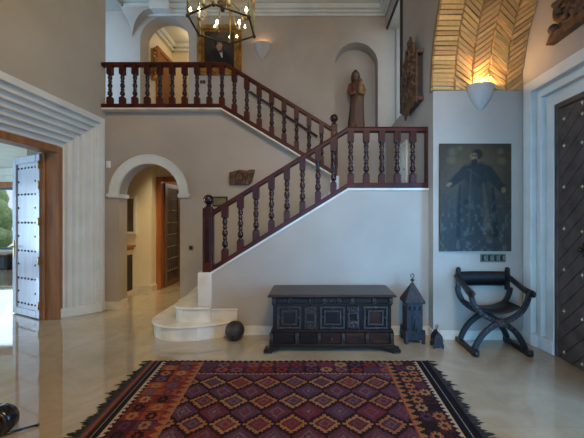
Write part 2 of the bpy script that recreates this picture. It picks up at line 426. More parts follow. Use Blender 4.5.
# stone capping line under the balustrades
b = MB(); cap = [(-.14, -.02), (-.14, .008), (.20, .008), (.20, -.02)]
b.sweep_xz([(-3.59, 3.405), (-1.575, 3.405), (.28, 2.295)], cap, YA)
struct(b.build('trim_6', M['stone']), 'thin cream stone capping under balcony and upper flight', 'trim')
b = MB()
b.box(XL-.1, ax-ar, YA-.02, YA, 0, .13); b.box(ax-ar, ax-ar+.02, YA-.02, YA+.24, 0, .13); b.box(ax+ar-.02, ax+ar, YA, YA+.24, 0, .13)
pts = [(ax+ar-.02, 0), (ax+ar-.02, .16), (-2.20, .24), (-1.93, .48), (.38, 2.1), (.38, 1.9), (-1.5, .3), (-1.9, 0)]
b.prism(pts, 'y', YA-.02, YA)
struct(b.build('baseboard_arch', M['stone']), 'cream stone skirting at the arch wall rising with the stairs', 'baseboard')

# ------------------------------------------------------------------ wall under the lower flight
sl = [(-1.38, .822), (.443, 1.938), (XP, 1.938)]
b = MB(); b.prism([(-1.50, 0), (XP, 0), (XP, 1.938), (.443, 1.938), (-1.38, .822), (-1.50, .76)], 'y', YS, YS+.14)
struct(b.build('wall_stair', M['plaster']), 'pale wall under the lower flight behind the carved chest', 'wall')
b = MB(); b.sweep_xz([(-1.40, .81), (.443, 1.938), (XP, 1.938)], [(-.02, 0), (-.02, .03), (.16, .03), (.16, 0)], YS)
struct(b.build('trim_7', M['stone']), 'cream stone capping along the lower flight and landing edge', 'trim')
b = MB(); b.box(-1.03, XP, YS-.018, YS, 0, .12); b.box(XP-.018, XP, YP, YS-.018, 0, .12); b.box(XP-.018, XR, YP-.018, YP, 0, .12)
struct(b.build('baseboard_stair', M['stone']), 'cream stone skirting behind the chest and the folding chair', 'baseboard')

# ------------------------------------------------------------------ staircase (marble)
def rounded(step):
    return step
b = MB()
rise, run = .193, .258
for k in range(3, 11):
    x0 = -1.62+(k-3)*run
    b.box(x0, .50, YS+.14, YA-.02, (k-1)*rise, k*rise)
b.box(.42, XP, YS+.14, YU, ZL-.2, ZL)
for k in range(8):
    z0 = ZL+k*.184; b.box(-1.70, .30-k*.285, YA+.24, YU, z0-.05 if k else ZL, z0+.184)
st = b.build('staircase', M['stone']); struct(st, 'cream marble staircase with rounded bottom steps', 'staircase')
def plan(pts, z0, z1, nose):
    m = MB(); m.prism(pts, 'z', z0, z1-.035, smooth=False)
    return m
def ellq(cx, cy, rx, ry, a0, a1, n=10): return [(cx+rx*math.cos(a0+(a1-a0)*i/n), cy+ry*math.sin(a0+(a1-a0)*i/n)) for i in range(n+1)]
s1 = [(-1.12, YA-.02), (-1.12, 4.27)] + [(-1.30, 4.165), (-1.50, 4.085)] + ellq(-1.75, 4.55, .48, .49, -PI/2, -PI, 6) + [(-2.23, YA-.02)]
s2 = [(-1.386, YA-.02), (-1.386, 4.225), (-1.60, 4.225)] + ellq(-1.70, 4.47, .22, .235, -PI/2, -PI, 5) + [(-1.92, YA-.02)]
def grow(pts, d):
    cx = sum(p[0] for p in pts)/len(pts); out = []
    for x_, y_ in pts:
        out.append((x_-(d if x_ < -1.45 else 0), y_-(d if y_ < 5.3 else 0)))
    return out
for pts, z0, z1 in ((s1, 0, rise), (s2, rise, 2*rise)):
    b = MB(); b.prism(pts, 'z', z0, z1-.032, smooth=False); b.build('riser', M['stone'], st)
    b = MB(); b.prism(grow(pts, .022), 'z', z1-.032, z1); b.build('tread', M['stone'], st, bevel=.012, segs=3)
b = MB(); b.box(-1.56, -1.385, YS-.05, YS+.14, 2*rise, .84)
b.build('newel_plinth', M['stone'], st, bevel=.006)
b = MB(); b.box(-1.385, -1.04, YS-.03, YS, 0, .335); b.box(-1.385, -1.03, YS-.04, YS, .335, .35)
b.build('string_block', M['stone'], st, bevel=.004)
b = MB(); b.box(.255, .41, YA-.14, YA+.24, ZL, 2.27)
b.build('newel_plinth', M['stone'], st, bevel=.006)

# ------------------------------------------------------------------ balustrades
def square_turned(H):
    """turned baluster, square blocks top and bottom; local z 0..H"""
    m = MB(); q = .041
    m.box(-q, q, -q, q, 0, .15, m=1); m.box(-q, q, -q, q, H-.17, H, m=1)
    z0, z1 = .15, H-.17; L = z1-z0
    pr = [(0, .036), (.03, .038), (.05, .022), (.08, .020), (.11, .036), (.19, .041), (.26, .032), (.30, .020), (.33, .033), (.36, .033), (.385, .020), (.42, .026), (.50, .039), (.57, .036), (.63, .022), (.655, .020), (.68, .034), (.71, .034), (.74, .020), (.79, .028), (.86, .037), (.92, .030), (.95, .022), (.97, .037), (1, .037)]
    m.lathe([(r, z0+L*t_) for t_, r in pr], n=12, cap=False)
    return m
rail_sec = [(-.042, -.028), (-.042, .012), (-.03, .034), (.03, .034), (.042, .012), (.042, -.028), (.026, -.04), (-.026, -.04)]
bot_sec = [(-.05, -.036), (-.05, .036), (.05, .036), (.05, -.036)]
def newel(name, parent, x, y, z0, zb, zt, w):
    m = MB(); m.box(x-w, x+w, y-w, y+w, z0, zb)
    n_ = m.build(name, M['mahog'], parent, bevel=.006)
    m = MB()
    for sx, sy, ww, hh in ((0, -1, w*.55, 0), (1, 0, 0, w*.55)):
        if sy: m.box(x-ww, x+ww, y-w-.008, y-w, z0+.13, zb-.12)
        else: m.box(x+w, x+w+.008, y-hh, y+hh, z0+.13, zb-.12)
    m.build('raised_panel', M['balu'], n_, bevel=.004)
    m = MB(); r = (zt-zb)*.38
    m.lathe([(w*.9, zb), (w*.95, zb+.012), (w*.6, zb+.022), (w*.5, zb+.04), (w*.75, zb+.048)], Matrix.Translation((x, y, 0)), 14)
    m.ball((x, y, zt-r), r, 14)
    m.build('ball_finial', M['balu'], n_)
    return n_
# lower flight and landing
YB = YS+.045
T = thing('stair_balustrade', 'red mahogany balustrade of the lower flight and landing above the chest', 'balustrade', (0, YB, 0))
b = MB(); b.sweep_xz([(-1.38, 1.64), (.443, 2.765), (XP-.005, 2.765)], rail_sec, 0); b.build('handrail', M['mahog'], T, bevel=.004)
b = MB(); b.sweep_xz([(-1.38, .885), (.443, 2.003), (XP-.005, 2.003)], bot_sec, 0); b.build('bottom_rail', M['mahog'], T, bevel=.005)
newel('newel_post', T, -1.445, 0, .84, 1.70, 1.885, .063)
H1 = .76; bal = None
xs = [(-1.222+.2103*i) for i in range(8)]+[(.484+.2103*i) for i in range(5)]
for x_ in xs:
    zc = 2.003 if x_ > .443 else .885+(x_+1.38)*(2.003-.885)/(1.823)
    if bal is None: bal = square_turned(H1).build('baluster', [M['balu'], M['mahog']], T); o = bal
    else: o = bal.copy(); COL.objects.link(o); o.parent = T
    o.location = (x_, 0, zc+.002)
b = MB(); b.box(XP-.03, XP-.002, -.035, .035, 2.03, 2.74); b.build('half_post', M['mahog'], T)
# balcony and upper flight
YB2 = YA-.08; kf = .9766
T = thing('stair_balustrade', 'dark red balcony balustrade running down the upper flight', 'balustrade', (0, YB2, 0))
b = MB(); b.sweep_xz([(-3.598, 4.160), (-1.507, 4.160), (.283, 3.064)], rail_sec, 0); b.build('handrail', M['mahog'], T, bevel=.004)
b = MB(); b.sweep_xz([(-3.598, 3.449), (-1.563, 3.449), (.283, 2.344)], bot_sec, 0); b.build('bottom_rail', M['mahog'], T, bevel=.005)
newel('newel_post', T, .322, 0, 2.27, 3.14, 3.32, .053)
H2 = .71; bal = None
for i in range(19):
    x_ = -3.47+.2105*i
    if x_ > .23: continue
    zc = 3.449 if x_ < -1.563 else 3.449-(x_+1.563)*(3.449-2.344)/1.846
    if bal is None: bal = square_turned(H2).build('baluster', [M['balu'], M['mahog']], T); o = bal
    else: o = bal.copy(); COL.objects.link(o); o.parent = T
    o.location = (x_, 0, zc+.002)
# wall handrail of the upper flight
t = thing('wall_handrail', 'thin dark handrail on the rear wall beside the upper flight', 'handrail', (0, YU-.06, 0))
p0 = Vector((-1.40, 0, 4.26)); p1 = Vector((.05, 0, 3.30))
b = MB(); b.tube([p0, p1], .026, 10); b.build('rail', M['mahog'], t)
for f in (.12, .5, .86):
    p = p0.lerp(p1, f); b = MB(); b.tube([p+Vector((0, .06, -.09)), p+Vector((0, .03, -.09)), p+Vector((0, 0, -.02))], .009, 6); b.ball(p+Vector((0, .05, -.09)), .022, 8, sy=.4); b.build('bracket', M['iron'], t)

# ------------------------------------------------------------------ upper rear wall: niche, arch, cornice
nx, nr, nz0, nz1 = .893, .463, 3.50, 4.885
ux, ur, uz = -3.245, .525, 5.38
b = MB()
L_ = [(-6.6, ZU-.3), (ux-ur, ZU-.3), (ux-ur, uz)]+arc(ux, uz, ur, PI, 0)[1:-1]+[(ux+ur, uz), (ux+ur, ZU-.3), (-1.9, ZU-.3), (-1.9, ZL-.2), (nx, ZL-.2), (nx, nz0), (nx-nr, nz0), (nx-nr, nz1)]+arc(nx, nz1, nr, PI, PI/2, 14)[1:]+[(nx, ZC), (-6.6, ZC)]
b.prism(L_, 'y', YU, YU+.34)
R_ = [(nx, ZL-.2), (2.3, ZL-.2), (2.3, ZC), (nx, ZC)]+arc(nx, nz1, nr, PI/2, 0, 14)+[(nx+nr, nz0), (nx, nz0)]
b.prism(R_, 'y', YU, YU+.34)
b.box(nx-nr-.1, nx+nr+.1, YU+.30, YU+.36, nz0-.1, nz1+nr+.1)
struct(b.build('wall_upper', M['plaster']), 'lilac grey upper rear wall with niche and arched passage', 'wall')
b = MB()
b.box(-4.05, XP, YU-.05, YU, 5.90, 5.95); b.box(-4.05, XP, YU-.10, YU, 5.95, 6.0); b.box(-4.05, XP, YU-.16, YU, 6.0, 6.1)
b.box(XP-.05, XP, 5.7, YU-.05, 5.90, 5.95); b.box(XP-.1, XP, 5.7, YU-.1, 5.95, 6.0); b.box(XP-.16, XP, 5.7, YU-.16, 6.0, 6.1)
b.box(-3.46, -3.04, YU-.24, YU-.05, 5.93, 6.1)
struct(b.build('trim_8', M['white'], bevel=.012), 'pale cornice along the top of the upper rear wall', 'trim')
# vault springer between the two upper arches
b = MB(); vs = []; fs = []; N = 10
for i in range(N+1):
    t_ = i/N; z = 5.47+t_*.48
    xl = -3.93-.13*t_**2.2; xr = -3.93+.55*(1-math.sqrt(max(0, 1-t_**2)))*.95+.06*t_
    dep = .02+.22*t_**1.5
    vs += [(xl, YU, z), (xl, YU-dep, z), (xr, YU-dep, z), (xr, YU, z)]
for i in range(N):
    for j in range(3): fs.append((4*i+j, 4*i+j+1, 4*i+5+j, 4*i+4+j))
fs.append((0, 1, 2, 3)); fs.append((4*N, 4*N+1, 4*N+2, 4*N+3))
b.add(vs, fs); b.box(-4.7, -4.06, YU-.6, YU, 6.02, 6.1)
struct(b.build('trim_9', M['plaster']), 'pointed vault springer beside the upper arched passage', 'trim')
# rooms behind: upper passage
b = MB()
b.box(-3.95, -3.75, YU+.34, 8.55, ZU, ZC+.1); b.box(-3.75, -2.2, 8.4, 8.55, ZU, ZC+.1); b.box(-2.35, -2.2, YU+.34, 8.4, ZU, ZC+.1)
struct(b.build('wall_upper_passage', M['cream']), 'cream walls of the lit passage behind the upper arch', 'wall')
b = MB()
b.box(-3.75, -3.66, YU+.34, 8.4, 5.9, 5.98); b.box(-3.75, -3.60, YU+.34, 8.4, 5.98, 6.1)
b.box(-3.75, -2.35, 8.31, 8.4, 5.9, 5.98); b.box(-3.75, -2.35, 8.25, 8.4, 5.98, 6.1)
struct(b.build('trim_10', M['white'], bevel=.02), 'white cornice in the lit upper passage', 'trim')
t = thing('door_2', 'honey oak door on the left side of the upper passage', 'door', (-3.75, 7.95, ZU)); t['kind'] = 'structure'
b = MB(); b.box(0, .06, -.42, -.32, 0, 2.22); b.box(0, .06, .32, .42, 0, 2.22); b.box(0, .06, -.32, .32, 2.12, 2.22); b.build('casing', M['oak'], t, bevel=.01)
b = MB(); b.box(0, .03, -.32, .32, 0, 2.12); b.build('panel', M['oakbrown'], t)
b = MB(); b.tube([(.03, -.26, 1.0), (.08, -.26, 1.0), (.08, -.16, 1.0)], .01, 8); b.build('handle', M['brass'], t)
t = thing('gilded_wall_ornament', 'gilded carved wall ornament hanging inside the upper arched passage', 'ornament', (-3.70, 7.34, 4.72))
b = MB(); 
for i in range(6):
    zz = .06+i*.11; b.ball((.03, .03*math.sin(i*2), zz), .055-.004*i, 8, sy=1.2, sz=1.3)
b.ball((.03, 0, .70), .05, 8); b.tube(spiral((.03, -.06, .3), .07, .02, 1.2, 0, 'x', 16), .016, 6); b.tube(spiral((.03, .06, .45), .07, .02, 1.2, 2, 'x', 16), .016, 6)
b.box(-.05, .0, -.03, .03, .0, .72)
b.build('carving', M['gold'], t)

# side wall of stairwell (X = XP) with high opening, and wall above the alcove
b = MB()
yc, R, zs = 2.43, 1.70, 3.21
wall = [(YP, 0), (5.0, 0)]
b.prism([(YP+.001, 0), (YU, 0), (YU, 3.39), (5.60, 3.39), (5.60, 5.62), (YU, 5.62), (YU, ZC), (YP, ZC)], 'x', XP, XP+.22)
b.prism([(-4.8, 0), (yc-R, 0), (yc-R, zs)]+arc(yc, zs, R+.03, PI, 0, 36)[0:]+[(YP, zs), (YP, ZC), (-4.8, ZC)], 'x', XP, XP+.22)
struct(b.build('wall_stairwell', M['plaster']), 'pale stairwell side wall carrying the carved relief panel', 'wall')
b = MB(); b.box(XP+.22, 2.30, YU-.04, YU, 3.39, 5.62); b.box(XP+.22, 2.3, 5.5, 5.56, 3.3, 5.62); b.box(XP+.22, 2.3, 5.56, YU-.04, 3.3, 3.39); b.box(XP+.22, 2.3, 5.5, YU, 5.62, 5.7)
struct(b.build('wall_reveal', M['plaster']), 'plaster reveal of the tall stairwell window', 'wall')
b = MB()
b.box(XP-.035, XP+.02, 5.56, 5.62, 3.39, 5.62); b.box(XP-.01, XP+.02, 5.62, YU-.1, 5.56, 5.62)
struct(b.build('trim_11', M['carvedark']), 'narrow dark timber edge of the tall stairwell opening', 'trim')
b = MB(); 
for y_ in (5.58, 6.2, 6.82): b.box(2.2, 2.25, y_-.03, y_+.03, 3.39, 5.62)
for z_ in (3.42, 4.5, 5.59): b.box(2.2, 2.25, 5.56, YU-.04, z_-.03, z_+.03)
w = b.build('window_3', M['white']); struct(w, 'white framed tall window in the stairwell side reveal', 'window')
b = MB(); b.box(2.222, 2.228, 5.58, 6.84, 3.42, 5.6); b.build('pane', M['glass'], w)
t = thing('door_3', 'low white panelled cupboard door at the back of the stair landing', 'door', (XP, 5.62, ZL)); t['kind'] = 'structure'
b = MB(); b.box(-.03, 0, -.36, -.30, 0, .92); b.box(-.03, 0, .30, .36, 0, .92); b.box(-.03, 0, -.30, .30, .86, .92); b.build('casing', M['white'], t, bevel=.006)
b = MB(); b.box(-.015, 0, -.30, .30, .01, .86); b.build('panel', M['white'], t)
b = MB(); b.box(-.028, -.015, -.2, -.01, .1, .76); b.box(-.028, -.015, .03, .22, .1, .76); b.build('moulding', M['white'], t, bevel=.006)
b = MB(); b.ball((-.035, -.25, .45), .018, 8); b.build('knob', M['brass'], t)

# alcove
b = MB(); b.box(XP+.002, XR+.001, YP, YP+.165, 0, zs+.004); b.box(XP+.23, XR+.001, YP+.12, YP+.165, zs+.004, 5.2)
struct(b.build('wall_alcove', M['plaster']), 'lilac wall of the entrance alcove carrying the dark painting', 'wall')
b = MB(); b.box(XP+.002, XR+.001, yc-R-.17, yc-R, 0, zs+.02)
struct(b.build('wall_alcove_near', M['plaster']), 'near wall of the entrance alcove outside the view', 'wall')
b = MB(); RP0, RP1, RPZ = 1.20, 3.66, 2.86
b.prism([(yc-R-.2, 0), (RP0-.40, 0), (RP0-.40, 3.24), (RP1+.40, 3.24), (RP1+.40, 0), (YP+.1, 0), (YP+.1, 5.3), (yc-R-.2, 5.3)], 'x', XR, XR+.30)
struct(b.build('wall_right', M['plaster']), 'plaster lunette wall above the studded entrance door', 'wall')
prof = [(XR, .43), (XR-.02, .43), (XR-.02, .285), (XR+.07, .285), (XR+.07, .235), (XR+.02, .235), (XR+.02, .165), (XR+.095, .165), (XR+.095, .12), (XR+.05, .12), (XR+.05, .0), (XR+.30, .0)]
b = portal(prof, RP0, RP1, RPZ, .93)
bs = [(XR-.03, RP1+.44), (XR-.03, RP1+.28), (XR+.01, RP1+.2), (XR+.035, RP1+.005), (XR+.1, RP1+.005), (XR+.1, RP1+.44)]
b.prism(bs, 'z', 0, .15); b.prism([(p[0], RP0+RP1-p[1]) for p in bs], 'z', 0, .15)
struct(b.build('trim_12', M['white'], bevel=.005), 'stepped white plaster portal moulding around the studded entrance door', 'trim')
b = MB(); 
for y0, y1 in ((RP1-.055, RP1), (RP0, RP0+.055)): b.box(XR+.055, XR+.17, y0, y1, 0, RPZ)
b.box(XR+.055, XR+.17, RP0+.055, RP1-.055, RPZ-.06, RPZ)
struct(b.build('trim_13', M['doorwood'], bevel=.006), 'brown timber frame of the studded entrance door', 'trim')

def clip(poly, nx_, ny_, c):
    out = []
    for i in range(len(poly)):
        p, q = poly[i], poly[(i+1) % len(poly)]
        dp = p[0]*nx_+p[1]*ny_-c; dq = q[0]*nx_+q[1]*ny_-c
        if dp >= 0: out.append(p)
        if dp*dq < 0:
            t_ = dp/(dp-dq); out.append((p[0]+(q[0]-p[0])*t_, p[1]+(q[1]-p[1])*t_))
    return out
DW, DH = 1.17, 2.79
def make_entrance(loc, rz, label):
    t = thing('door_5', label, 'door', loc, rz); t['kind'] = 'structure'
    b = MB(); b.box(0, .05, -DW, 0, .01, DH); b.build('backing', M['doordark'], t)
    b = MB()                                      # diagonal planks, hinge at y=0, leaf runs to y=-DW
    s2_ = math.sqrt(.5); wdt = .128
    for k in range(-12, 26):
        c0 = k*wdt
        pl = [(-DW, .01), (0, .01), (0, DH), (-DW, DH)]
        pl = clip(pl, s2_, s2_, c0+.004); pl = clip(pl, -s2_, -s2_, -(c0+wdt-.004)) if pl else pl
        if pl and len(pl) > 2: b.prism(pl, 'x', -.022, 0)
    b.build('plank_face', M['doorwood'], t, bevel=.003)
    b = MB()
    def star(y, z):
        v = []
        for i in range(16):
            a = 2*PI*i/16+PI/4*0; r = .026 if i % 4 == 0 else (.010 if i % 2 == 0 else .012)
            v.append((-.024, y+r*math.cos(a), z+r*math.sin(a)))
        v.append((-.036, y, z)); b.add(v, [(i, (i+1) % 16, 16) for i in range(16)])
        b.ball((-.03, y, z), .011, 6)
    for yy in (-.085, -.325, -.60, -.86, -1.09):
        zz0 = .02 if yy == -.085 else .0
        for z_ in (.07, .526, .98, 1.43, 1.89, 2.345, 2.64, 2.755):
            if z_+zz0 < DH-.02: star(yy, z_+zz0)
    b.build('star_studs', M['star'], t)['label'] = 'pale brass star studs'
    b = MB(); b.box(-.03, -.02, -.4, -.33, 1.17, 1.32); b.tube([(-.03, -.365, 1.25), (-.075, -.365, 1.25)], .014, 8); b.ball((-.085, -.365, 1.25), .026, 10)
    b.build('lock_plate', M['brassdark'], t)
    return t
make_entrance((XR+.085, RP1-.056, 0), 0, 'closed brown plank door leaf with star studs at the right edge')
make_entrance((XR+.16, RP0+.06, 0), math.radians(-82), 'open entrance door leaf swung outwards beyond the right edge of view')

# brick vault over the alcove
X0, X1 = XP-.012, XR
def vp(x, s, h):
    th = s/R; r = R-h
    return (x, yc+r*math.cos(th), zs+r*math.sin(th))
b = MB(); cols = []
N = 60
vs = []; fs = []
for i in range(N+1):
    for x_, h in ((X0, -.02), (X1, -.02), (X1, -.10), (X0, -.10)): vs.append(vp(x_, PI*R*i/N, h))
for i in range(N):
    for j in range(4): fs.append((4*i+j, 4*i+(j+1) % 4, 4*i+4+(j+1) % 4, 4*i+4+j))
b.add(vs, fs, m=1)
cols += [srgb(90, 70, 46)]*len(vs)
def brick(quad, hh):
    n = len(quad); jt = lambda: random.uniform(-.0035, .0035)
    cx = sum(q[0] for q in quad)/n; cs = sum(q[1] for q in quad)/n
    quad = [(x_+jt(), s_+jt()) for x_, s_ in quad]
    lo = [vp(x_, s_, -.018) for x_, s_ in quad]
    h0 = hh+random.uniform(-.008, .010); ta, tb = random.uniform(-.05, .05), random.uniform(-.22, .05)
    hi = [vp(cx+(x_-cx)*.92, cs+(s_-cs)*.92, h0+ta*(x_-cx)+tb*(s_-cs)) for x_, s_ in quad]
    b.add(lo+hi, [tuple(range(n, 2*n))]+[(i, (i+1) % n, n+(i+1) % n, n+i) for i in range(n)])
    k = random.uniform(.88, 1.05); c = lin((212*k, 164*k*random.uniform(.97, 1.03), 100*k))
    cols.extend([c+(1,)]*(2*n))
Smax = PI*R; bw = .056; s_ = 0
while s_ < Smax:
    w_ = bw*random.uniform(.9, 1.1)
    brick([(X0-.006, s_+.003), (X0+.285, s_+.003), (X0+.285, s_+w_-.003), (X0-.006, s_+w_-.003)], .014); s_ += w_
cw = (X1-X0-.29)/4
for c in range(4):
    xa = X0+.29+c*cw; xb = xa+cw; dirn = -1 if c % 2 == 0 else 1
    k = -4
    while k*.066 < Smax+.3:
        sA = k*.066; sB = sA+dirn*cw*.72; g = .004
        q = [(xa+.004, sA+g), (xb-.004, sB+g), (xb-.004, sB+.066-g), (xa+.004, sA+.066-g)]
        poly = clip(clip([(p[0], p[1]) for p in q], 0, 1, 0.0), 0, -1, -Smax)
        if len(poly) > 2: brick(poly, .012)
        k += 1
o = b.build('ceiling_vault', [M['brick'], M['mortar']], colors=cols)
struct(o, 'honey coloured herringbone brick vault over the entrance alcove', 'vault')

# rear of the hall behind the camera: wall with two tall windows
b = MB()
b.prism([(XL-.65, 0), (-2.9, 0), (-2.9, 2.9), (-1.3, 2.9), (-1.3, 0), (-.3, 0), (-.3, 2.9), (1.2, 2.9), (1.2, 0), (XP+.22, 0), (XP+.22, ZC), (XL-.65, ZC)], 'y', -4.8, -4.6)
struct(b.build('wall_front', M['plaster']), 'plaster wall of the hall behind the viewpoint', 'wall')
for n, (x0, x1) in enumerate(((-2.9, -1.3), (-.3, 1.2))):
    b = MB()
    for xx in (x0, (x0+x1)/2-.03, x1-.07): b.box(xx, xx+.07, -4.73, -4.67, 0, 2.9)
    for zz in (0, 1.0, 2.83): b.box(x0, x1, -4.73, -4.67, zz, zz+.07)
    w = b.build('window_%d' % (n+4), M['oakbrown']); struct(w, ('left','right')[n]+' garden window in the wall behind the viewpoint', 'window')
    b = MB(); b.box(x0, x1, -4.703, -4.697, .05, 2.85); b.build('pane', M['glass'], w)
b = MB(); b.box(-14, 14, -16, -4.8, -.15, -.03); b.box(7, 16, -4.8, 12, -.15, -.03)
tag(b.build('terrace', M['paving']), 'pale paving outside the entrance door', 'paving', kind='structure')

# lower passage behind the arch
b = MB()
b.box(-4.75, -4.6, YA+.24, 7.1, 0, 3.15); b.box(-4.6, -3.46, 6.76, 7.1, 0, 3.15); b.box(-3.46, -2.0, 7.0, 7.1, 2.48, 3.15); b.box(-2.32, -2.0, YA+.24, 7.1, 0, 3.15); b.box(-2.5, -2.32, 7.0, 7.1, 0, 2.48)
struct(b.build('wall_passage', M['cream']), 'cream walls of the warm lit passage behind the arch', 'wall')
b = MB(); b.box(-4.6, -3.44, 6.74, 6.76, 0, .13); b.box(-3.46, -3.44, 6.76, 7.0, 0, .13)
struct(b.build('baseboard_passage', M['stone']), 'stone skirting in the warm lit passage', 'baseboard')
b = MB(); b.box(-3.5, -3.36, 6.97, 7.12, 0, 2.46); b.box(-2.62, -2.48, 6.97, 7.12, 0, 2.46); b.box(-3.36, -2.62, 6.97, 7.12, 2.36, 2.46)
struct(b.build('trim_14', M['oak'], bevel=.01), 'honey oak door frame at the end of the arched passage', 'trim')
t = thing('door_4', 'open studded kitchen door seen through the arched passage', 'door', (-3.345, 7.13, 0), math.radians(92)); t['kind'] = 'structure'
b = MB(); b.box(0, .82, -.0, .035, .01, 2.34); b.build('panel', mat('dark leather panel', srgb(70, 62, 66), srgb(90, 80, 84), rough=.25, scale=5), t)
b = MB(); b.box(0, .11, -.014, .0, .01, 2.34); b.box(.72, .82, -.014, 0, .01, 2.34); b.box(.11, .72, -.014, 0, .01, .12); b.box(.11, .72, -.014, 0, 2.24, 2.34)
b.build('stile_frame', M['oakbrown'], t, bevel=.003)
b = MB()
for z_ in (.35, .62, .9, 1.18, 1.45, 1.73, 2.0):
    for i in range(5): b.ball((.16+i*.125, -.004, z_), .014, 6)
b.build('studs', M['star'], t)
b = MB(); b.box(-6, -1.5, 10.6, 10.7, 0, 3.15); b.box(-6, -1.5, 7.1, 10.7, 3.0, 3.15); b.box(-6.1, -6, 7.1, 10.7, 0, 3.15); b.box(-1.6, -1.5, 7.1, 10.7, 0, 3.15)
struct(b.build('wall_kitchen', M['cream']), 'cream walls of the kitchen glimpsed past the studded door', 'wall')
t = thing('kitchen_dresser', 'honey oak kitchen dresser glimpsed past the open studded door', 'cabinet', (-3.75, 10.3, 0))
b = MB(); b.box(-.9, .9, -.3, .29, 0, 2.3); b.build('body', M['oak'], t, bevel=.01)
for i in range(4):
    for z0, z1 in ((.1, .85), (1.1, 2.2)):
        b = MB(); b.box(-.86+i*.44, -.46+i*.44, -.325, -.3, z0, z1); d_ = b.build('door', M['oakbrown'], t, bevel=.01)
        b = MB(); b.ball((-.5+i*.44, -.34, (z0+z1)/2), .018, 6); b.build('knob', M['brass'], d_)

t = thing('washstand_cabinet', 'dark fronted cabinet with wooden top inside the arched passage', 'cabinet', (-4.2, 6.5, 0))
b = MB(); b.box(-.38, .37, -.2, .22, 0, .9); b.build('body', M['cream'], t)
b = MB(); b.box(-.30, .385, -.215, .2, .06, .80); b.build('door', M['carvedark'], t, bevel=.01)
b = MB(); b.box(-.39, .43, -.25, .235, .95, 1.0); b.box(-.38, .40, -.22, .22, .9, .95); b.build('top', M['oakbrown'], t, bevel=.008)
t = thing('passage_tap', 'small black tap on the passage cabinet', 'tap', (-3.97, 6.45, 1.0))  # small black upright with a spout, taken for a tap
b = MB(); b.lathe([(.05, 0), (.05, .012), (.014, .03), (.014, .2), (.03, .22), (.03, .24)], n=12); b.tube([(0, 0, .2), (.05, 0, .26), (.1, 0, .26)], .014, 8); b.build('stem', M['black'], t)
t = thing('wall_mirror', 'narrow pale framed mirror over the passage cabinet', 'mirror', (-3.98, 6.745, 1.22))
b = MB(); b.box(-.3, .22, -.03, 0, 0, .05); b.box(-.3, .22, -.03, 0, .75, .8); b.box(.17, .22, -.03, 0, .05, .75); b.box(-.3, -.25, -.03, 0, .05, .75); b.build('frame', M['white'], t)
b = MB(); b.box(-.25, .17, -.012, -.004, .05, .75); b.build('glass', mat('mirror', (.8, .8, .8, 1), rough=.03, metal=1), t)

# ------------------------------------------------------------------ small wall fittings
t = thing('thermostat', 'small white thermostat on the wall beside the left portal', 'thermostat', (-3.545, YA, 2.42))
b = MB(); b.box(-.035, .035, -.025, 0, 0, .12); b.build('case', M['plastic'], t, bevel=.006)
b = MB(); b.box(-.015, .015, -.03, -.025, .03, .05); b.build('button', M['white'], t)
def switch(name, label, loc, w, h, n, group=None):
    t = thing(name, label, 'light switch', loc)
    b = MB(); b.box(-w/2, w/2, -.008, 0, -h/2, h/2); b.build('plate', M['switchbrass'], t, bevel=.002)
    for i in range(n):
        b = MB(); cx = -w/2+w*(i+.5)/n; q = min(w/n, h)*.32
        b.box(cx-q, cx+q, -.014, -.008, -h*.32, h*.32); b.build('rocker', M['ebony'], t, bevel=.002)
    return t
switch('light_switch', 'small brass light switch on the wall right of the arch', (-2.13, YA, 1.05), .075, .085, 1)
switch('light_switch', 'small brass switch on the upper wall under the portrait', (-2.42, YU, 4.49), .12, .08, 2)
t = thing('light_switch', 'wide brass switch plate of four switches under the dark painting', 'light switch', (2.295, YP, 1.052))
b = MB(); b.box(-.165, .165, -.008, 0, -.055, .055); b.build('plate', M['switchbrass'], t, bevel=.002)
for i in range(4):
    b = MB(); cx = -.12+i*.08
    b.box(cx-.03, cx+.03, -.012, -.008, -.04, .04); f = b.build('rocker', M['ebony'], t)
    b = MB(); b.box(cx+.002, cx+.024, -.016, -.012, -.03, .03); b.build('insert', M['switchbrass'], f)
t = thing('wall_plaque', 'small dark olive framed plaque behind the bottom of the handrail', 'plaque', (-1.63, YA, 1.845))
b = MB(); b.box(-.13, .13, -.02, 0, -.085, .085); b.build('frame', M['carvedark'], t, bevel=.006)
b = MB(); b.box(-.105, .105, -.024, -.018, -.06, .06); b.build('picture', mat('olive relief', srgb(96, 88, 62), srgb(126, 112, 80), rough=.5, scale=20), t)

# ------------------------------------------------------------------ paintings
def painted(name, w, h, nx_, ny_, fn, parent, material, y=-.02):
    """vertical canvas in the XZ plane, front looking along -Y, base centre at origin"""
    b = MB(); vs = []; fs = []
    for j in range(ny_+1):
        for i in range(nx_+1): vs.append((-w/2+w*i/nx_, y, h*j/ny_))
    for j in range(ny_):
        for i in range(nx_):
            a = j*(nx_+1)+i; fs.append((a, a+1, a+nx_+2, a+nx_+1))
    b.add(vs, fs)
    c = fn(nx_+1, ny_+1)
    b.box(-w/2, w/2, y+.0005, 0, 0, h)
    cc = np.concatenate([c.reshape(-1, 3), np.tile(c.mean((0, 1)), (8, 1))]); cc = np.concatenate([cc, np.ones((len(cc), 1))], 1)
    return b.build(name, material, parent, colors=cc)
def S(r, g, b_): return np.array(lin((r, g, b_)))
def ell(U, V, cx, cy, rx, ry, rot=0, soft=.15):
    x, y = U-cx, V-cy; c, s_ = math.cos(rot), math.sin(rot)
    d = np.sqrt(((x*c+y*s_)/rx)**2+((-x*s_+y*c)/ry)**2)
    return np.clip((1+soft-d)/(2*soft), 0, 1)[..., None]
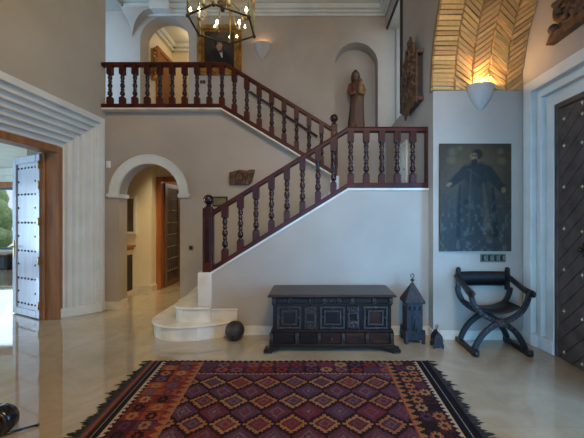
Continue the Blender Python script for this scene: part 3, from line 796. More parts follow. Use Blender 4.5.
def seg(U, V, x0, y0, x1, y1, r0, r1, soft=.15):
    dx, dy = x1-x0, y1-y0; t_ = np.clip(((U-x0)*dx+(V-y0)*dy)/(dx*dx+dy*dy), 0, 1)
    d = np.hypot(U-x0-t_*dx, V-y0-t_*dy)/(r0+(r1-r0)*t_)
    return np.clip((1+soft-d)/(2*soft), 0, 1)[..., None]
def saint(nx_, ny_):
    U, V = np.meshgrid(np.linspace(-.455, .455, nx_), np.linspace(0, 1.37, ny_))
    n = noise2(nx_, ny_, 5, 3)[..., None]; n2 = noise2(nx_, ny_, 24, 4)[..., None]
    img = S(62, 50, 34)*(.65+.6*n)
    img = img*(1-.55*ell(U, V, 0, .3, .6, .55, soft=.5))+S(44, 48, 44)*.55*ell(U, V, 0, .3, .6, .55, soft=.5)
    def put(m, c, k=1.0):
        nonlocal img; m = m*k; img = img*(1-m)+c*(.8+.4*n2)*m
    put(ell(U, V, -.06, 1.0, .34, .32, soft=.45), S(92, 74, 44), .55)
    for cx, cy, r in ((-.30, 1.27, .05), (-.31, 1.16, .055), (.33, 1.15, .05), (.32, 1.27, .04), (-.2, 1.31, .035)): put(ell(U, V, cx, cy, r, r*.9, soft=.5), S(98, 84, 60), .6)
    robe = S(34, 34, 28)
    put(seg(U, V, -.02, .98, .03, .98, .13, .15, soft=.15), robe); put(seg(U, V, .0, .95, .02, .45, .17, .24, soft=.3), robe, .8)
    put(seg(U, V, -.12, 1.02, -.31, .86, .07, .045), robe); put(seg(U, V, .15, 1.02, .33, .80, .075, .05), robe)
    put(seg(U, V, .0, .45, .0, .1, .28, .33, soft=.5), S(40, 44, 42), .6)
    put(seg(U, V, -.06, 1.04, -.09, .25, .010, .02, soft=.5), S(64, 58, 44), .7); put(seg(U, V, .10, .86, .16, .2, .014, .05, soft=.6), S(84, 66, 44), .6)
    put(seg(U, V, -.1, 1.05, .02, .96, .008, .012, soft=.5), S(60, 54, 42), .6)
    put(seg(U, V, .22, .8, .26, .2, .015, .03, soft=.6), S(20, 20, 18), .8); put(seg(U, V, -.2, .84, -.22, .2, .012, .03, soft=.6), S(20, 20, 18), .8)
    put(ell(U, V, -.005, 1.195, .066, .088), S(96, 74, 50)); put(ell(U, V, .018, 1.235, .07, .066), S(34, 26, 20)); put(ell(U, V, -.02, 1.2, .042, .05, soft=.3), S(112, 86, 58))
    put(ell(U, V, -.015, 1.13, .042, .05, soft=.25), S(36, 28, 20))
    put(seg(U, V, -.04, 1.215, -.025, 1.215, .007, .007, soft=.4), S(40, 28, 20)); put(seg(U, V, -.008, 1.215, .008, 1.215, .007, .007, soft=.4), S(40, 28, 20))
    put(seg(U, V, -.03, 1.2, -.03, 1.18, .006, .01, soft=.4), S(134, 104, 74))
    put(ell(U, V, -.34, .85, .04, .022, .5), S(116, 92, 62)); put(ell(U, V, .355, .78, .03, .036), S(110, 86, 58))
    put(ell(U, V, -.13, .63, .035, .03, soft=.4), S(18, 16, 15), .9); put(ell(U, V, .2, .22, .06, .04, soft=.5), S(22, 20, 20), .7)
    put(np.clip((n2-.56)*6, 0, 1)*np.clip((.8-V)/.5, 0, 1)[..., None], S(84, 88, 84), .5)
    return img
t = thing('saint_painting', 'large dark unframed painting of a robed bearded figure over the folding chair', 'painting', (2.058, YP-.002, 1.141))
painted('canvas', .915, 1.38, 120, 180, saint, t, M['paint'], y=-.03)

def gentleman(nx_, ny_):
    U, V = np.meshgrid(np.linspace(-.33, .33, nx_), np.linspace(0, .82, ny_))
    n = noise2(nx_, ny_, 4, 8)[..., None]
    img = S(48, 42, 33)*(.6+.7*n)
    def put(m, c, k=1.0):
        nonlocal img; m = m*k; img = img*(1-m)+c*m
    put(ell(U, V, .08, .55, .24, .3, soft=.6), S(74, 64, 48), .6)
    coat = S(24, 22, 22)
    put(ell(U, V, -.03, .14, .26, .3, soft=.08), coat); put(seg(U, V, -.2, .2, -.26, 0, .1, .12), coat); put(seg(U, V, .16, .2, .22, 0, .1, .1), coat)
    put(seg(U, V, -.2, .32, -.1, .1, .012, .03, soft=.6), S(46, 40, 36), .7)
    put(seg(U, V, .035, .36, .06, .25, .03, .014, soft=.2), S(190, 182, 168)); put(seg(U, V, .0, .40, .04, .36, .035, .02), S(20, 18, 18))
    put(ell(U, V, .0, .44, .05, .06), S(150, 108, 80)); put(ell(U, V, .0, .53, .074, .105), S(168, 122, 92))
    put(ell(U, V, -.015, .625, .085, .05), S(34, 26, 20)); put(ell(U, V, -.07, .56, .025, .075), S(34, 26, 20)); put(ell(U, V, .072, .575, .014, .06), S(34, 26, 20))
    for cx in (-.022, .035): put(ell(U, V, cx, .545, .014, .008, soft=.3), S(44, 30, 24)); put(seg(U, V, cx-.014, .562, cx+.014, .564, .005, .005, soft=.4), S(50, 34, 26))
    put(seg(U, V, .012, .545, .016, .505, .007, .012, soft=.4), S(196, 148, 116)); put(ell(U, V, .008, .475, .022, .008, soft=.4), S(118, 62, 52))
    return img
t = thing('portrait_painting', 'gilt framed portrait of a dark suited man on the upper wall', 'painting', (-2.055, YU, 4.63))
painted('canvas', .66, .80, 90, 110, gentleman, t, M['portrait'], y=-.035).location = (0, 0, .14)
b = MB()
W, HH = .475, 1.08
for d0, d1, dep in ((0, .05, .05), (.05, .11, .075), (.11, .155, .045)):
    o_ = [(-W+d0, d0), (W-d0, d0), (W-d0, HH-d0), (-W+d0, HH-d0)]; i_ = [(-W+d1, d1), (W-d1, d1), (W-d1, HH-d1), (-W+d1, HH-d1)]
    for k in range(4):
        q = [o_[k], o_[(k+1) % 4], i_[(k+1) % 4], i_[k]]; b.prism(q, 'y', -dep, 0)
b.build('gilt_frame', M['gold'], t, bevel=.008)

# ------------------------------------------------------------------ sconces
def make_sconce():
    t = thing('wall_sconce', 'white plaster bowl sconce glowing on the upper wall beside the portrait', 'wall lamp', (-1.13, YU, 4.97), group='white plaster bowl sconces')
    b = MB(); pr = [(.006, 0), (.03, .012), (.075, .06), (.12, .13), (.155, .21), (.172, .28), (.176, .34)]
    b.lathe(pr, None, 24, 1, .75, PI, 2*PI); b.lathe([(r*.93, z+.006) for r, z in pr], None, 24, 1, .75, PI, 2*PI)
    b.lathe([(.176, .34), (.163, .346)], None, 24, 1, .75, PI, 2*PI)
    b.build('bowl', M['sconce'], t)
    b = MB(); b.ball((0, -.05, .25), .025, 8); b.lathe([(.015, .17), (.015, .23)], Matrix.Translation((0, -.05, 0)), 8); b.build('lamp', emit_mat('sconce lamp', (1, .6, .25, 1), 18), t)
    return t
s1_ = make_sconce()
s2_ = copy_tree(s1_); s2_.location = (2.13, YP, 2.955); s2_.scale = (1, 1, .93)
s2_['label'] = 'white plaster bowl sconce lighting the brick vault above the dark painting'

# ------------------------------------------------------------------ lantern chandelier
LX, LY, LZ, LR = -.822, 2.85, 3.28, .295
t = thing('hall_lantern', 'hexagonal brass and glass lantern hanging at the top of the view', 'chandelier', (LX, LY, LZ))
hexv = [(LR*math.cos(PI/6+.04+i*PI/3), LR*math.sin(PI/6+.04+i*PI/3)) for i in range(6)]
HL = .80
for z_, nm in ((0, 'bottom_ring'), (HL, 'top_ring')):
    b = MB()
    for i in range(6):
        p, q = hexv[i], hexv[(i+1) % 6]
        b.tube([(p[0], p[1], z_), (q[0], q[1], z_)], .009, 6); b.ball((p[0], p[1], z_-.004), .017, 8)
    b.build(nm, M['brassdark'], t)
for i in range(6):
    b = MB(); p = hexv[i]; b.tube([(p[0], p[1], 0), (p[0], p[1], HL)], .009, 6); b.build('upright', M['brass'], t)
for i in range(6):
    p, q = Vector((*hexv[i], 0))*.985, Vector((*hexv[(i+1) % 6], 0))*.985
    b = MB(); b.add([p+Vector((0, 0, .012)), q+Vector((0, 0, .012)), q+Vector((0, 0, HL-.01)), p+Vector((0, 0, HL-.01))], [(0, 1, 2, 3)])
    o = b.build('glass_pane', M['lampglass'], t); md = o.modifiers.new('thick', 'SOLIDIFY'); md.thickness = .004
b = MB()
for i in range(6):
    p = hexv[i]; b.tube([(p[0], p[1], HL), (p[0]*.75, p[1]*.75, HL+.12), (p[0]*.3, p[1]*.3, HL+.26), (0, 0, HL+.3)], .009, 6)
b.ball((0, 0, HL+.31), .035, 10); b.build('crown_scrolls', M['brass'], t)
b = MB(); b.lathe([(.012, .16), (.03, .17), (.05, .195), (.035, .23), (.014, .26), (.010, HL+.3)], n=12); b.ball((0, 0, .145), .02, 8); b.build('stem', M['brassdark'], t)
for i in range(6):
    a = i*PI/3; c_, s_ = math.cos(a), math.sin(a)
    b = MB(); b.tube([(.03*c_, .03*s_, .20), (.09*c_, .09*s_, .20), (.14*c_, .14*s_, .15), (.17*c_, .17*s_, .07), (.20*c_, .20*s_, .04), (.21*c_, .21*s_, .06)], .005, 6)
    b.lathe([(.008, .055), (.022, .065), (.022, .07), (.01, .072)], Matrix.Translation((.21*c_, .21*s_, 0)), 10)
    am = b.build('arm', M['brass'], t)
    b = MB(); b.lathe([(.010, .072), (.010, .125)], Matrix.Translation((.21*c_, .21*s_, 0)), 8); b.build('candle', M['candle'], am)
    b = MB(); b.lathe([(.005, .125), (.011, .138), (.009, .152), (.0005, .172)], Matrix.Translation((.21*c_, .21*s_, 0)), 8); b.build('bulb', M['bulb'], am)
b = MB(); z_ = HL+.33; k = 0
while z_ < ZC-LZ-.08:
    for sgn in (0,):
        pts = [(.012*math.cos(2*PI*i/8) if k % 2 == 0 else 0, .012*math.cos(2*PI*i/8) if k % 2 else 0, z_+.03*math.sin(2*PI*i/8)+.02) for i in range(9)]
        b.tube(pts, .004, 5)
    z_ += .05; k += 1
b.build('chain', M['brassdark'], t)
b = MB(); b.lathe([(.01, ZC-LZ-.07), (.05, ZC-LZ-.04), (.07, ZC-LZ)], n=16); b.build('ceiling_rose', M['brass'], t)

# ------------------------------------------------------------------ carved chest
CX, CY = .20, 3.99
t = thing('carved_chest', 'long dark carved oak chest against the stair wall', 'chest', (CX, CY, 0))
yf = -.235
b = MB(); b.box(-.695, .695, yf, .24, .09, .645); b.build('carcass', M['chest'], t, bevel=.004)
b = MB(); b.box(-.755, .752, -.285, .275, .648, .664); b.box(-.745, .742, -.275, .265, .643, .676); b.build('lid', M['chestlid'], t, bevel=.006)
b = MB()
b.box(-.705, .705, yf-.022, .24, .548, .568); b.box(-.70, .70, yf-.03, .24, .632, .645); b.box(-.715, .715, yf-.028, .245, .235, .255); b.box(-.72, .72, yf-.022, .245, .225, .235); b.box(-.73, .73, yf-.035, .25, .065, .095)
b.build('moulding', M['chest'], t, bevel=.005)
b = MB(); b.box(-.72, .72, yf-.012, .24, .09, .228); b.build('plinth', M['chest'], t)
def px(p): return (p-315)/86.0-CX
def frame_mould(bm, x0, x1, z0, z1, w, dep, y=yf):
    for q in ([(x0, z0), (x1, z0), (x1-w, z0+w), (x0+w, z0+w)], [(x1, z0), (x1, z1), (x1-w, z1-w), (x1-w, z0+w)], [(x1, z1), (x0, z1), (x0+w, z1-w), (x1-w, z1-w)], [(x0, z1), (x0, z0), (x0+w, z0+w), (x0+w, z1-w)]):
        bm.prism(q, 'y', y-dep, y)
for n, (a0, a1, i0, i1) in enumerate(((277, 301, 281.5, 297), (320, 345, 324, 341.5), (364, 388, 368, 384))):
    b = MB(); frame_mould(b, px(a0), px(a1), .27, .535, .022, .016); frame_mould(b, px(i0), px(i1), .315, .49, .02, .026)
    for zz in (.28, .505): b.box(px((i0+i1)/2)-.012, px((i0+i1)/2)+.012, yf-.022, yf, zz, zz+.022)
    for xx in (px(a0)+.012, px(a1)-.034): b.box(xx, xx+.022, yf-.022, yf, .39, .414)
    p_ = b.build('panel_frame', M['grain'], t, bevel=.004)
    b = MB(); b.box(px(i0)+.02, px(i1)-.02, yf-.01, yf, .335, .47); b.build('panel', M['chestlit'] if n == 2 else M['chest'], p_, bevel=.004)
for a0, a1 in ((304.5, 316.5), (347.5, 359.5)):
    b = MB(); x0, x1 = px(a0), px(a1); xm = (x0+x1)/2
    frame_mould(b, x0+.01, x1-.01, .345, .465, .016, .022)
    for zc, sg in ((.5, 1), (.31, -1)):
        for sx in (-1, 1):
            b.tube(spiral((xm+sx*.034, yf-.012, zc), .034, .008, 1.3, PI/2 if sg > 0 else -PI/2, 'y', 18, d=sx*sg), [.011]*19, 6)
        b.ball((xm, yf-.012, zc+sg*.02), .018, 8); b.ball((xm, yf-.01, zc-sg*.02), .014, 8)
    b.box(x0, x0+.012, yf-.012, yf, .262, .54); b.box(x1-.012, x1, yf-.012, yf, .262, .54)
    b.build('carved_cartouche', M['grain'], t)
for p in (273.5, 290, 311, 325, 339.5, 353, 374.5, 391.5):
    pil = MB(); x0 = px(p); pil.box(x0-.022, x0+.022, yf-.02, yf, .566, .634)
    for s_ in (-.011, .011): pil.tube([(x0+s_, yf-.02, .572), (x0+s_, yf-.02, .628)], .009, 6)
    pil.build('frieze_pilaster', M['grain'], t)
for p in (271, 297, 319.5, 343.5, 367.5, 392.5):
    pil = MB(); x0 = px(p); pil.box(x0-.02, x0+.02, yf-.03, yf-.01, .098, .224)
    for s_ in (-.01, .01): pil.tube([(x0+s_, yf-.03, .105), (x0+s_, yf-.03, .218)], .009, 6)
    pil.build('plinth_pilaster', M['grain'], t)
fr = [273.5, 290, 311, 339.5, 353, 374.5, 391.5]
for k, (a, c) in enumerate(zip(fr[:-1], fr[1:])):
    b = MB(); b.box(px(a)+.03, px(c)-.03, yf-.008, yf, .574, .626); f_ = b.build('frieze_panel', M['chestlit'] if k > 3 else M['chest'], t, bevel=.003)
    if k == 2: b = MB(); b.ball((px(332), yf-.012, .6), .014, 8, sx=1.6); b.build('boss', M['grain'], f_)
for k, (a, c) in enumerate(zip((271, 297, 319.5, 343.5, 367.5), (297, 319.5, 343.5, 367.5, 392.5))):
    b = MB(); b.box(px(a)+.03, px(c)-.03, yf-.02, yf-.012, .105, .218); d_ = b.build('drawer_front', M['chestlit'] if k > 1 else M['chest'], t, bevel=.004)
    if k == 2: b = MB(); b.ball((px(331.5), yf-.026, .16), .016, 8); b.build('knob', M['grain'], d_)
for sx in (-1, 1):
    for sy in (-1, 1):
        b = MB()
        if sy < 0:
            pts = [(sx*.60, .07), (sx*.735, .07), (sx*.75, .05), (sx*.79, .045), (sx*.80, .02), (sx*.785, 0), (sx*.70, 0), (sx*.68, .03), (sx*.64, .045)]
            b.prism(pts, 'y', yf-.055, yf+.06)
            for yy in (-.05, 0, .05): b.tube([(sx*.7, yf+yy, .012), (sx*.79, yf+yy-.005, .014)], .013, 6)
        else: b.box(sx*.62, sx*.73, .12, .235, 0, .07)
        b.build('foot', M['chest'], t, bevel=.005)

# ------------------------------------------------------------------ folding X chair
t = thing('folding_armchair', 'black carved X frame armchair under the dark painting', 'chair', (2.125, 3.87, 0))
def bez(p0, p1, p2, p3, n=14):
    p0, p1, p2, p3 = map(Vector, (p0, p1, p2, p3))
    return [p0*(1-s)**3+p1*3*s*(1-s)**2+p2*3*s*s*(1-s)+p3*s**3 for s in [i/n for i in range(n+1)]]
def seatleg(y, sg):
    b = MB(); hub = (0, y, .37)
    lo = bez((sg*.305, y, .05), (sg*.25, y, .22), (sg*.12, y, .34), hub)
    up = bez(hub, (-sg*.16, y, .41), (-sg*.30, y, .50), (-sg*.325, y, .70))
    b.tube(lo+up[1:], [.044]*(len(lo))+[.042]*(len(up)-1), 4, flat=.62, up=(0, 1, 0), square=True)
    return b
for y in (-.19, .16):
    for sg in (-1, 1):
        yy = y+(.018 if sg > 0 else -.018)
        seatleg(yy, sg).build('leg', M['ebony'], t, bevel=.006)
b = MB()
for y in (-.235, ): b.lathe([(.002, 0), (.03, .004), (.045, .0), (.05, -.02), (.05, -.05)], Matrix.Translation((0, y, .37)) @ Matrix.Rotation(PI/2, 4, 'X'), 14)
for a in range(8): b.ball((.033*math.cos(a*PI/4), -.24, .37+.033*math.sin(a*PI/4)), .01, 6)
b.tube([(0, -.2, .37), (0, .2, .37)], .02, 8); b.build('hub_rosette', M['grain'], t)
b = MB()
for sg in (-1, 1):
    for k in range(9):
        s = k/8; p = bez((sg*.06, -.235, .40), (sg*.16, -.235, .42), (sg*.29, -.235, .50), (sg*.32, -.235, .66), 8)[k]
        b.ball(p, .016, 6, sy=.5)
    for k in range(3): b.ball((sg*(.06+.055*k), -.225, .34-.025*k*k*.6), .018, 6, sy=.5)
b.build('carved_leaves', M['grain'], t)
for sg in (-1, 1):
    b = MB(); b.box(sg*.305-.028, sg*.305+.028, -.255, .23, 0, .055); b.box(sg*.305-.034, sg*.305+.034, -.27, -.21, 0, .075); b.ball((sg*.305, -.262, .04), .035, 8)
    b.build('foot', M['ebony'], t, bevel=.008)
    b = MB(); pts = bez((sg*.32, .2, .83), (sg*.325, .08, .80), (sg*.335, -.06, .72), (sg*.345, -.24, .705))
    b.tube(pts, [.040]*10+[.043, .046, .05, .05, .045], 8, flat=.7, up=(0, 0, 1)); b.tube(spiral((sg*.345, -.245, .70), .04, .012, 1.0, 0, 'x', 14), .016, 6)
    b.build('armrest', M['ebony'], t)
    b = MB(); b.box(sg*.31-.022, sg*.31+.022, .16, .205, .66, .90); b.ball((sg*.31, .18, .915), .032, 8); b.tube(spiral((sg*.31, .17, .87), .035, .01, 1.1, 0, 'x', 14), .014, 6)
    b.build('back_post', M['ebony'], t, bevel=.006)
b = MB(); n_ = 12
for i in range(n_):
    x0, x1 = -.29+.58*i/n_, -.29+.58*(i+1)/n_
    f = lambda x_: .19+.03*(1-(x_/.29)**2)
    b.add([(x0, f(x0), .72), (x1, f(x1), .72), (x1, f(x1), .885), (x0, f(x0), .885), (x0, f(x0)+.02, .72), (x1, f(x1)+.02, .72), (x1, f(x1)+.02, .885), (x0, f(x0)+.02, .885)], [(0, 1, 2, 3), (5, 4, 7, 6), (3, 2, 6, 7), (1, 0, 4, 5)], True)
bk = b.build('backrest', M['leather'], t)
b = MB()
for i in range(23):
    x_ = -.28+.56*i/22; b.ball((x_, .185+.03*(1-(x_/.29)**2), .715), .012, 6)
b.build('scalloped_fringe', M['leather'], bk)
b = MB(); n_ = 12
sg_ = lambda x_: .47+.07*(abs(x_)/.24)**2
vs = []; fs = []
for i in range(n_+1):
    x_ = -.25+.5*i/n_
    for y_, dz in ((-.17, 0), (.15, 0), (.15, -.018), (-.17, -.018)): vs.append((x_, y_, sg_(x_)+dz))
for i in range(n_):
    for j in range(4): fs.append((4*i+j, 4*i+(j+1) % 4, 4*i+4+(j+1) % 4, 4*i+4+j))
fs += [(0, 1, 2, 3), (4*n_, 4*n_+1, 4*n_+2, 4*n_+3)]
b.add(vs, fs, True); b.build('seat', M['leather'], t)

# ------------------------------------------------------------------ metal tower lantern + small house lantern
t = thing('tower_lantern', 'tall dark metal tower shaped lantern right of the chest', 'lantern', (1.245, 4.09, 0))
b = MB(); w = .10
b.box(-w, w, -w, w, .12, .50); b.build('tower', M['iron'], t, bevel=.004)
b = MB(); b.box(-.115, .115, -.115, .115, .05, .125)
for sx in (-1, 1):
    for sy in (-1, 1): b.box(sx*.105-.02, sx*.105+.02, sy*.105-.02, sy*.105+.02, 0, .17)
for i in range(5): b.box(-.09+i*.04, -.07+i*.04, -.122, -.115, .06, .115)
b.build('base', M['iron'], t, bevel=.004)
for i in range(3):
    b = MB(); x_ = -.062+i*.062
    b.prism([(x_-.016, .42), (x_+.016, .42), (x_+.016, .455)]+arc(x_, .455, .016, 0, PI, 6)[1:-1]+[(x_-.016, .455)], 'y', -w-.004, -w+.002)
    b.build('window_opening', M['black'], t)
    b = MB(); b.prism([(x_-.016, .42), (x_+.016, .42), (x_+.016, .455)]+arc(x_, .455, .016, 0, PI, 6)[1:-1]+[(x_-.016, .455)], 'x', -w-.004, -w+.002)
    b.build('window_opening', M['black'], t)
b = MB(); b.prism([(-.04, .15), (.04, .15), (.04, .33)]+arc(0, .33, .04, 0, PI, 10)[1:-1]+[(-.04, .33)], 'y', -w-.012, -w); b.ball((0, -w-.014, .31), .02, 8, sy=.5); b.tube([(0, -w-.012, .28), (0, -w-.012, .16)], [.018, .028], 8)
b.build('arched_door', M['iron'], t, bevel=.003)
b = MB(); e = .128
b.box(-e*.95, e*.95, -e*.95, e*.95, .50, .52)
b.add([(-e, -e, .52), (e, -e, .52), (e, e, .52), (-e, e, .52), (-.012, -.012, .74), (.012, -.012, .74), (.012, .012, .74), (-.012, .012, .74)], [(0, 1, 5, 4), (1, 2, 6, 5), (2, 3, 7, 6), (3, 0, 4, 7), (3, 2, 1, 0), (4, 5, 6, 7)])
for k in range(4):                       # raised tracery on the roof faces
    rot = Matrix.Rotation(k*PI/2, 4, 'Z')
    for r in range(5):
        f = r/5.5; zz = .535+.2*f; half = (e-.01)*(1-f)*.86
        for i in range(max(1, 5-r)):
            m_ = max(1, 5-r); xx = 0 if m_ == 1 else -half+2*half*i/(m_-1)
            b.ball(rot @ Vector((xx, -(e*(1-(zz-.52)/.22)+.012*(zz-.52)/.22)+.002, zz)), .011, 6, sy=.7, sx=.7)
b.build('pierced_roof', M['iron'], t)
b = MB()
for i in range(7): 
    for k in range(4): b.ball(Matrix.Rotation(k*PI/2, 4, 'Z') @ Vector((-.108+.036*i, -.122, .505)), .010, 6)
b.build('eaves_beading', M['iron'], t)
b = MB(); b.tube([(0, 0, .73), (0, 0, .80)], .008, 6); b.ball((0, 0, .775), .028, 8, sz=.6); b.tube([(.022*math.sin(a*PI/5), 0, .83-.024*math.cos(a*PI/5)) for a in range(10)], .006, 6); b.build('ring_finial', M['iron'], t)

t = thing('house_lantern', 'small dark metal house shaped lantern beside the alcove wall corner', 'lantern', (1.485, 3.90, 0))
b = MB(); b.prism([(-.055, .015), (.055, .015), (.055, .12), (.035, .16), (0, .20), (-.035, .16), (-.055, .12)], 'y', -.06, .06)
b.build('house', M['iron'], t, bevel=.003)
b = MB()
for i in range(4):
    for j in range(5): b.ball((-.036+.024*i, -.061, .04+.026*j), .010, 6, sy=.5)
for j in range(4): b.ball((-.056, -.03+.02*j, .08), .012, 6, sx=.5, sz=2)
b.build('filigree', M['grain'], t)
for sx in (-1, 1):
    for sy in (-1, 1): b = MB(); b.box(sx*.052-.01, sx*.052+.01, sy*.055-.01, sy*.055+.01, 0, .05); b.build('foot', M['iron'], t)
b = MB(); b.tube([(0, 0, .2), (0, 0, .235)], .006, 6); b.tube([(.016*math.sin(a*PI/5), 0, .25-.016*math.cos(a*PI/5)) for a in range(10)], .005, 6); b.build('ring_finial', M['iron'], t)

# ------------------------------------------------------------------ cannonball
b = MB(); b.ball((0, 0, .122), .122, 24)
o = b.build('iron_ball', M['rust'], loc=(-1.03, 4.11, 0)); tag(o, 'dark iron ball on the floor beside the bottom step', 'ball')
b = MB(); b.lathe([(.022, 0), (.018, .004), (.001, .003)], Matrix.Translation((.01, -.113, .075)) @ Matrix.Rotation(PI/2+.35, 4, 'X'), 12); b.build('bore_hole', M['black'], o)

# ------------------------------------------------------------------ carved wall relief on the stairwell side
t = thing('carved_relief', 'tall carved wooden relief panel on the stairwell side wall', 'carving', (XP-.003, 0, 0))
ol = [(5.29, 3.30), (5.2, 3.22), (5.14, 3.26), (5.08, 3.10), (4.98, 3.2), (4.9, 3.12), (4.8, 3.22), (4.7, 3.16), (4.6, 3.24), (4.5, 3.2), (4.5, 3.93), (4.62, 3.95), (4.64, 4.12), (4.72, 4.12), (4.76, 4.26), (4.82, 4.30), (4.9, 4.26), (4.94, 4.18), (5.06, 4.2), (5.08, 4.06), (5.2, 4.04), (5.22, 3.9), (5.29, 3.88)]
b = MB(); b.prism(ol, 'x', -.10, -.075); b.build('panel', M['carve'], t, bevel=.006)
b = MB(); r_ = random.Random(3)
for (y_, z_, r, tn) in ((4.75, 3.75, .12, 1.5), (5.05, 3.7, .13, 1.6), (4.9, 3.45, .1, 1.4), (5.12, 3.42, .09, 1.3), (4.72, 3.42, .09, 1.3), (4.88, 4.0, .11, 1.5), (4.82, 4.2, .06, 1.2), (5.1, 3.93, .07, 1.2)):
    b.tube(spiral((-.105, y_, z_), r, .015, tn, r_.random()*6, 'x', 30, d=r_.choice((-1, 1))), [.026-.012*i/30 for i in range(31)], 7)
    b.ball((-.11, y_, z_), .03, 8)
for k in range(26): b.ball((-.102, 4.58+r_.random()*.64, 3.3+r_.random()*.68), .028, 6, sx=.8)
b.build('scrollwork', M['carve'], t)
b = MB(); b.box(-.075, 0, 4.53, 5.2, 3.27, 3.9); b.build('backing_box', M['carvedark'], t)
for z0 in (3.88, 3.22): b = MB(); b.box(-.085, 0, 4.47, 5.2, z0, z0+.06); b.build('ledge', M['carve'], t, bevel=.006)

# carved pediment over the entrance door
t = thing('carved_pediment', 'dark carved scroll pediment above the entrance door', 'carving', (XR, 2.36, 0))
b = MB(); b.prism([(1.23, 3.50), (1.17, 3.585), (-1.17, 3.585), (-1.23, 3.50)], 'x', -.10, 0); b.prism([(1.2, 3.585), (1.1, 3.61), (-1.1, 3.61), (-1.2, 3.585)], 'x', -.07, 0)
b.build('bottom_rail', M['carve'], t, bevel=.006)
b = MB(); rr = random.Random(5)
for sg in (-1, 1):
    b.prism([(sg*1.02, 3.60), (sg*1.08, 3.74), (sg*1.10, 3.86), (sg*.9, 3.93), (sg*.7, 3.96), (sg*.45, 4.1), (0, 4.3), (0, 3.60)], 'x', -.035, 0)
    b.tube(spiral((-.05, sg*1.02, 3.78), .15, .03, 1.2, 2.2 if sg > 0 else .9, 'x', 30, d=-sg), [.036-.014*i/30 for i in range(31)], 8)
    b.tube(spiral((-.055, sg*.97, 3.75), .24, .10, .55, 1.9 if sg > 0 else 1.2, 'x', 24, d=sg), [.03-.012*i/24 for i in range(25)], 8)
    b.ball((-.05, sg*1.17, 3.65), .055, 10); b.ball((-.06, sg*1.17, 3.65), .03, 8)
    for y_, z_ in ((1.22, 3.93), (1.17, 3.82), (1.08, 3.97)):
        b.tube([(-.03, sg*(y_-.12), z_-.03), (-.04, sg*(y_-.04), z_-.01), (-.03, sg*y_, z_)], [.04, .03, .006], 8)
    for (y_, z_, r) in ((.72, 3.78, .13), (.45, 3.85, .14), (.2, 3.95, .15), (.6, 3.68, .07), (.3, 3.72, .09), (.82, 3.68, .06)):
        b.tube(spiral((-.045, sg*y_, z_), r, .02, 1.4, rr.random()*6, 'x', 28, d=rr.choice((-1, 1))), [.032-.014*i/28 for i in range(29)], 8); b.ball((-.05, sg*y_, z_), .035, 8)
for k in range(40):
    y_ = rr.uniform(-1, 1); b.ball((-.045, y_, 3.64+rr.random()*(.24+.3*(1-abs(y_)))), .035, 6)
b.build('scrollwork', M['carve'], t)

# carved head corbel on the arch wall
t = thing('face_corbel', 'small carved wooden head on the wall above the handrail', 'carving', (-1.245, YA, 2.13))
b = MB(); b.prism([(-.215, .0), (.12, .0), (.17, .06), (.22, .26), (.13, .255), (.10, .235), (-.03, .255), (-.13, .235), (-.16, .22), (-.215, .21)], 'y', -.07, 0); b.build('block', M['carve'], t, bevel=.012)
b = MB(); b.ball((-.035, -.075, .125), .062, 14, sy=.8, sz=1.35); b.ball((-.035, -.132, .12), .014, 8, sz=1.6)
b.ball((-.057, -.118, .145), .011, 6); b.ball((-.013, -.118, .145), .011, 6); b.ball((-.035, -.120, .083), .018, 8, sz=.4); b.ball((-.035, -.105, .062), .024, 8)
b.build('face', M['carve'], t)
b = MB()
for k in range(9):
    a = PI*(-.12+1.24*k/8); b.ball((-.035+.085*math.cos(a), -.075, .135+.085*math.sin(a)), .026, 8)
for k in range(4): b.ball((-.118, -.07, .11-.03*k), .024, 8); b.ball((.048, -.07, .11-.03*k), .024, 8)
b.tube(spiral((.12, -.08, .15), .055, .012, 1.3, 0, 'y', 20), .018, 7); b.tube(spiral((-.175, -.08, .12), .035, .01, 1.3, 0, 'y', 18), .014, 7); b.ball((.14, -.075, .06), .03, 8)
b.build('curls', M['carve'], t)

# ------------------------------------------------------------------ saint statue in niche
t = thing('saint_statue', 'carved wooden robed statue standing in the wall niche', 'statue', (.91, 7.04, nz0)); t.scale = (.95, .95, 1.03)
b = MB(); b.lathe([(.20, 0), (.21, .02), (.19, .04), (.19, .10), (.2, .12)], n=8, sy=.75); b.build('base', M['carve'], t, bevel=.004)
rings = [(.12, .175, .12, 0), (.20, .17, .115, 0), (.35, .158, .11, .005), (.5, .15, .105, .01), (.65, .148, .10, .012), (.76, .152, .10, .01), (.86, .16, .10, .006), (.93, .165, .098, 0), (.985, .14, .085, -.004), (1.01, .085, .07, -.008), (1.03, .042, .042, -.01), (1.06, .040, .040, -.012), (1.085, .056, .06, -.015), (1.12, .068, .074, -.018), (1.17, .072, .08, -.018), (1.22, .066, .076, -.018), (1.26, .04, .048, -.018), (1.275, .006, .006, -.018)]
n_ = 28; vs = []; fs = []; cc = []
for (z_, rx, ry, ox) in rings:
    for i in range(n_):
        a = 2*PI*i/n_; fold = 1+(.07*math.sin(7*a+z_*3)+.04*math.sin(11*a+1))*(1 if z_ < .9 else .15 if z_ < 1.0 else 0)
        vs.append((ox+rx*fold*math.cos(a), ry*fold*math.sin(a), z_))
        if z_ > 1.04: c = lin((112, 78, 54)) if math.sin(a) < .1 and 1.05 < z_ < 1.2 else lin((56, 38, 26))
        elif z_ > .62: c = lin((84, 50, 32)) if math.cos(a) < .2 else lin((104, 78, 42))
        else: c = lin((84, 64, 46)) if (i % 5) else lin((120, 74, 58))
        cc.append(c+(1,))
for j in range(len(rings)-1):
    for i in range(n_): fs.append((j*n_+i, j*n_+(i+1) % n_, (j+1)*n_+(i+1) % n_, (j+1)*n_+i))
b = MB(); b.add(vs, fs, True)
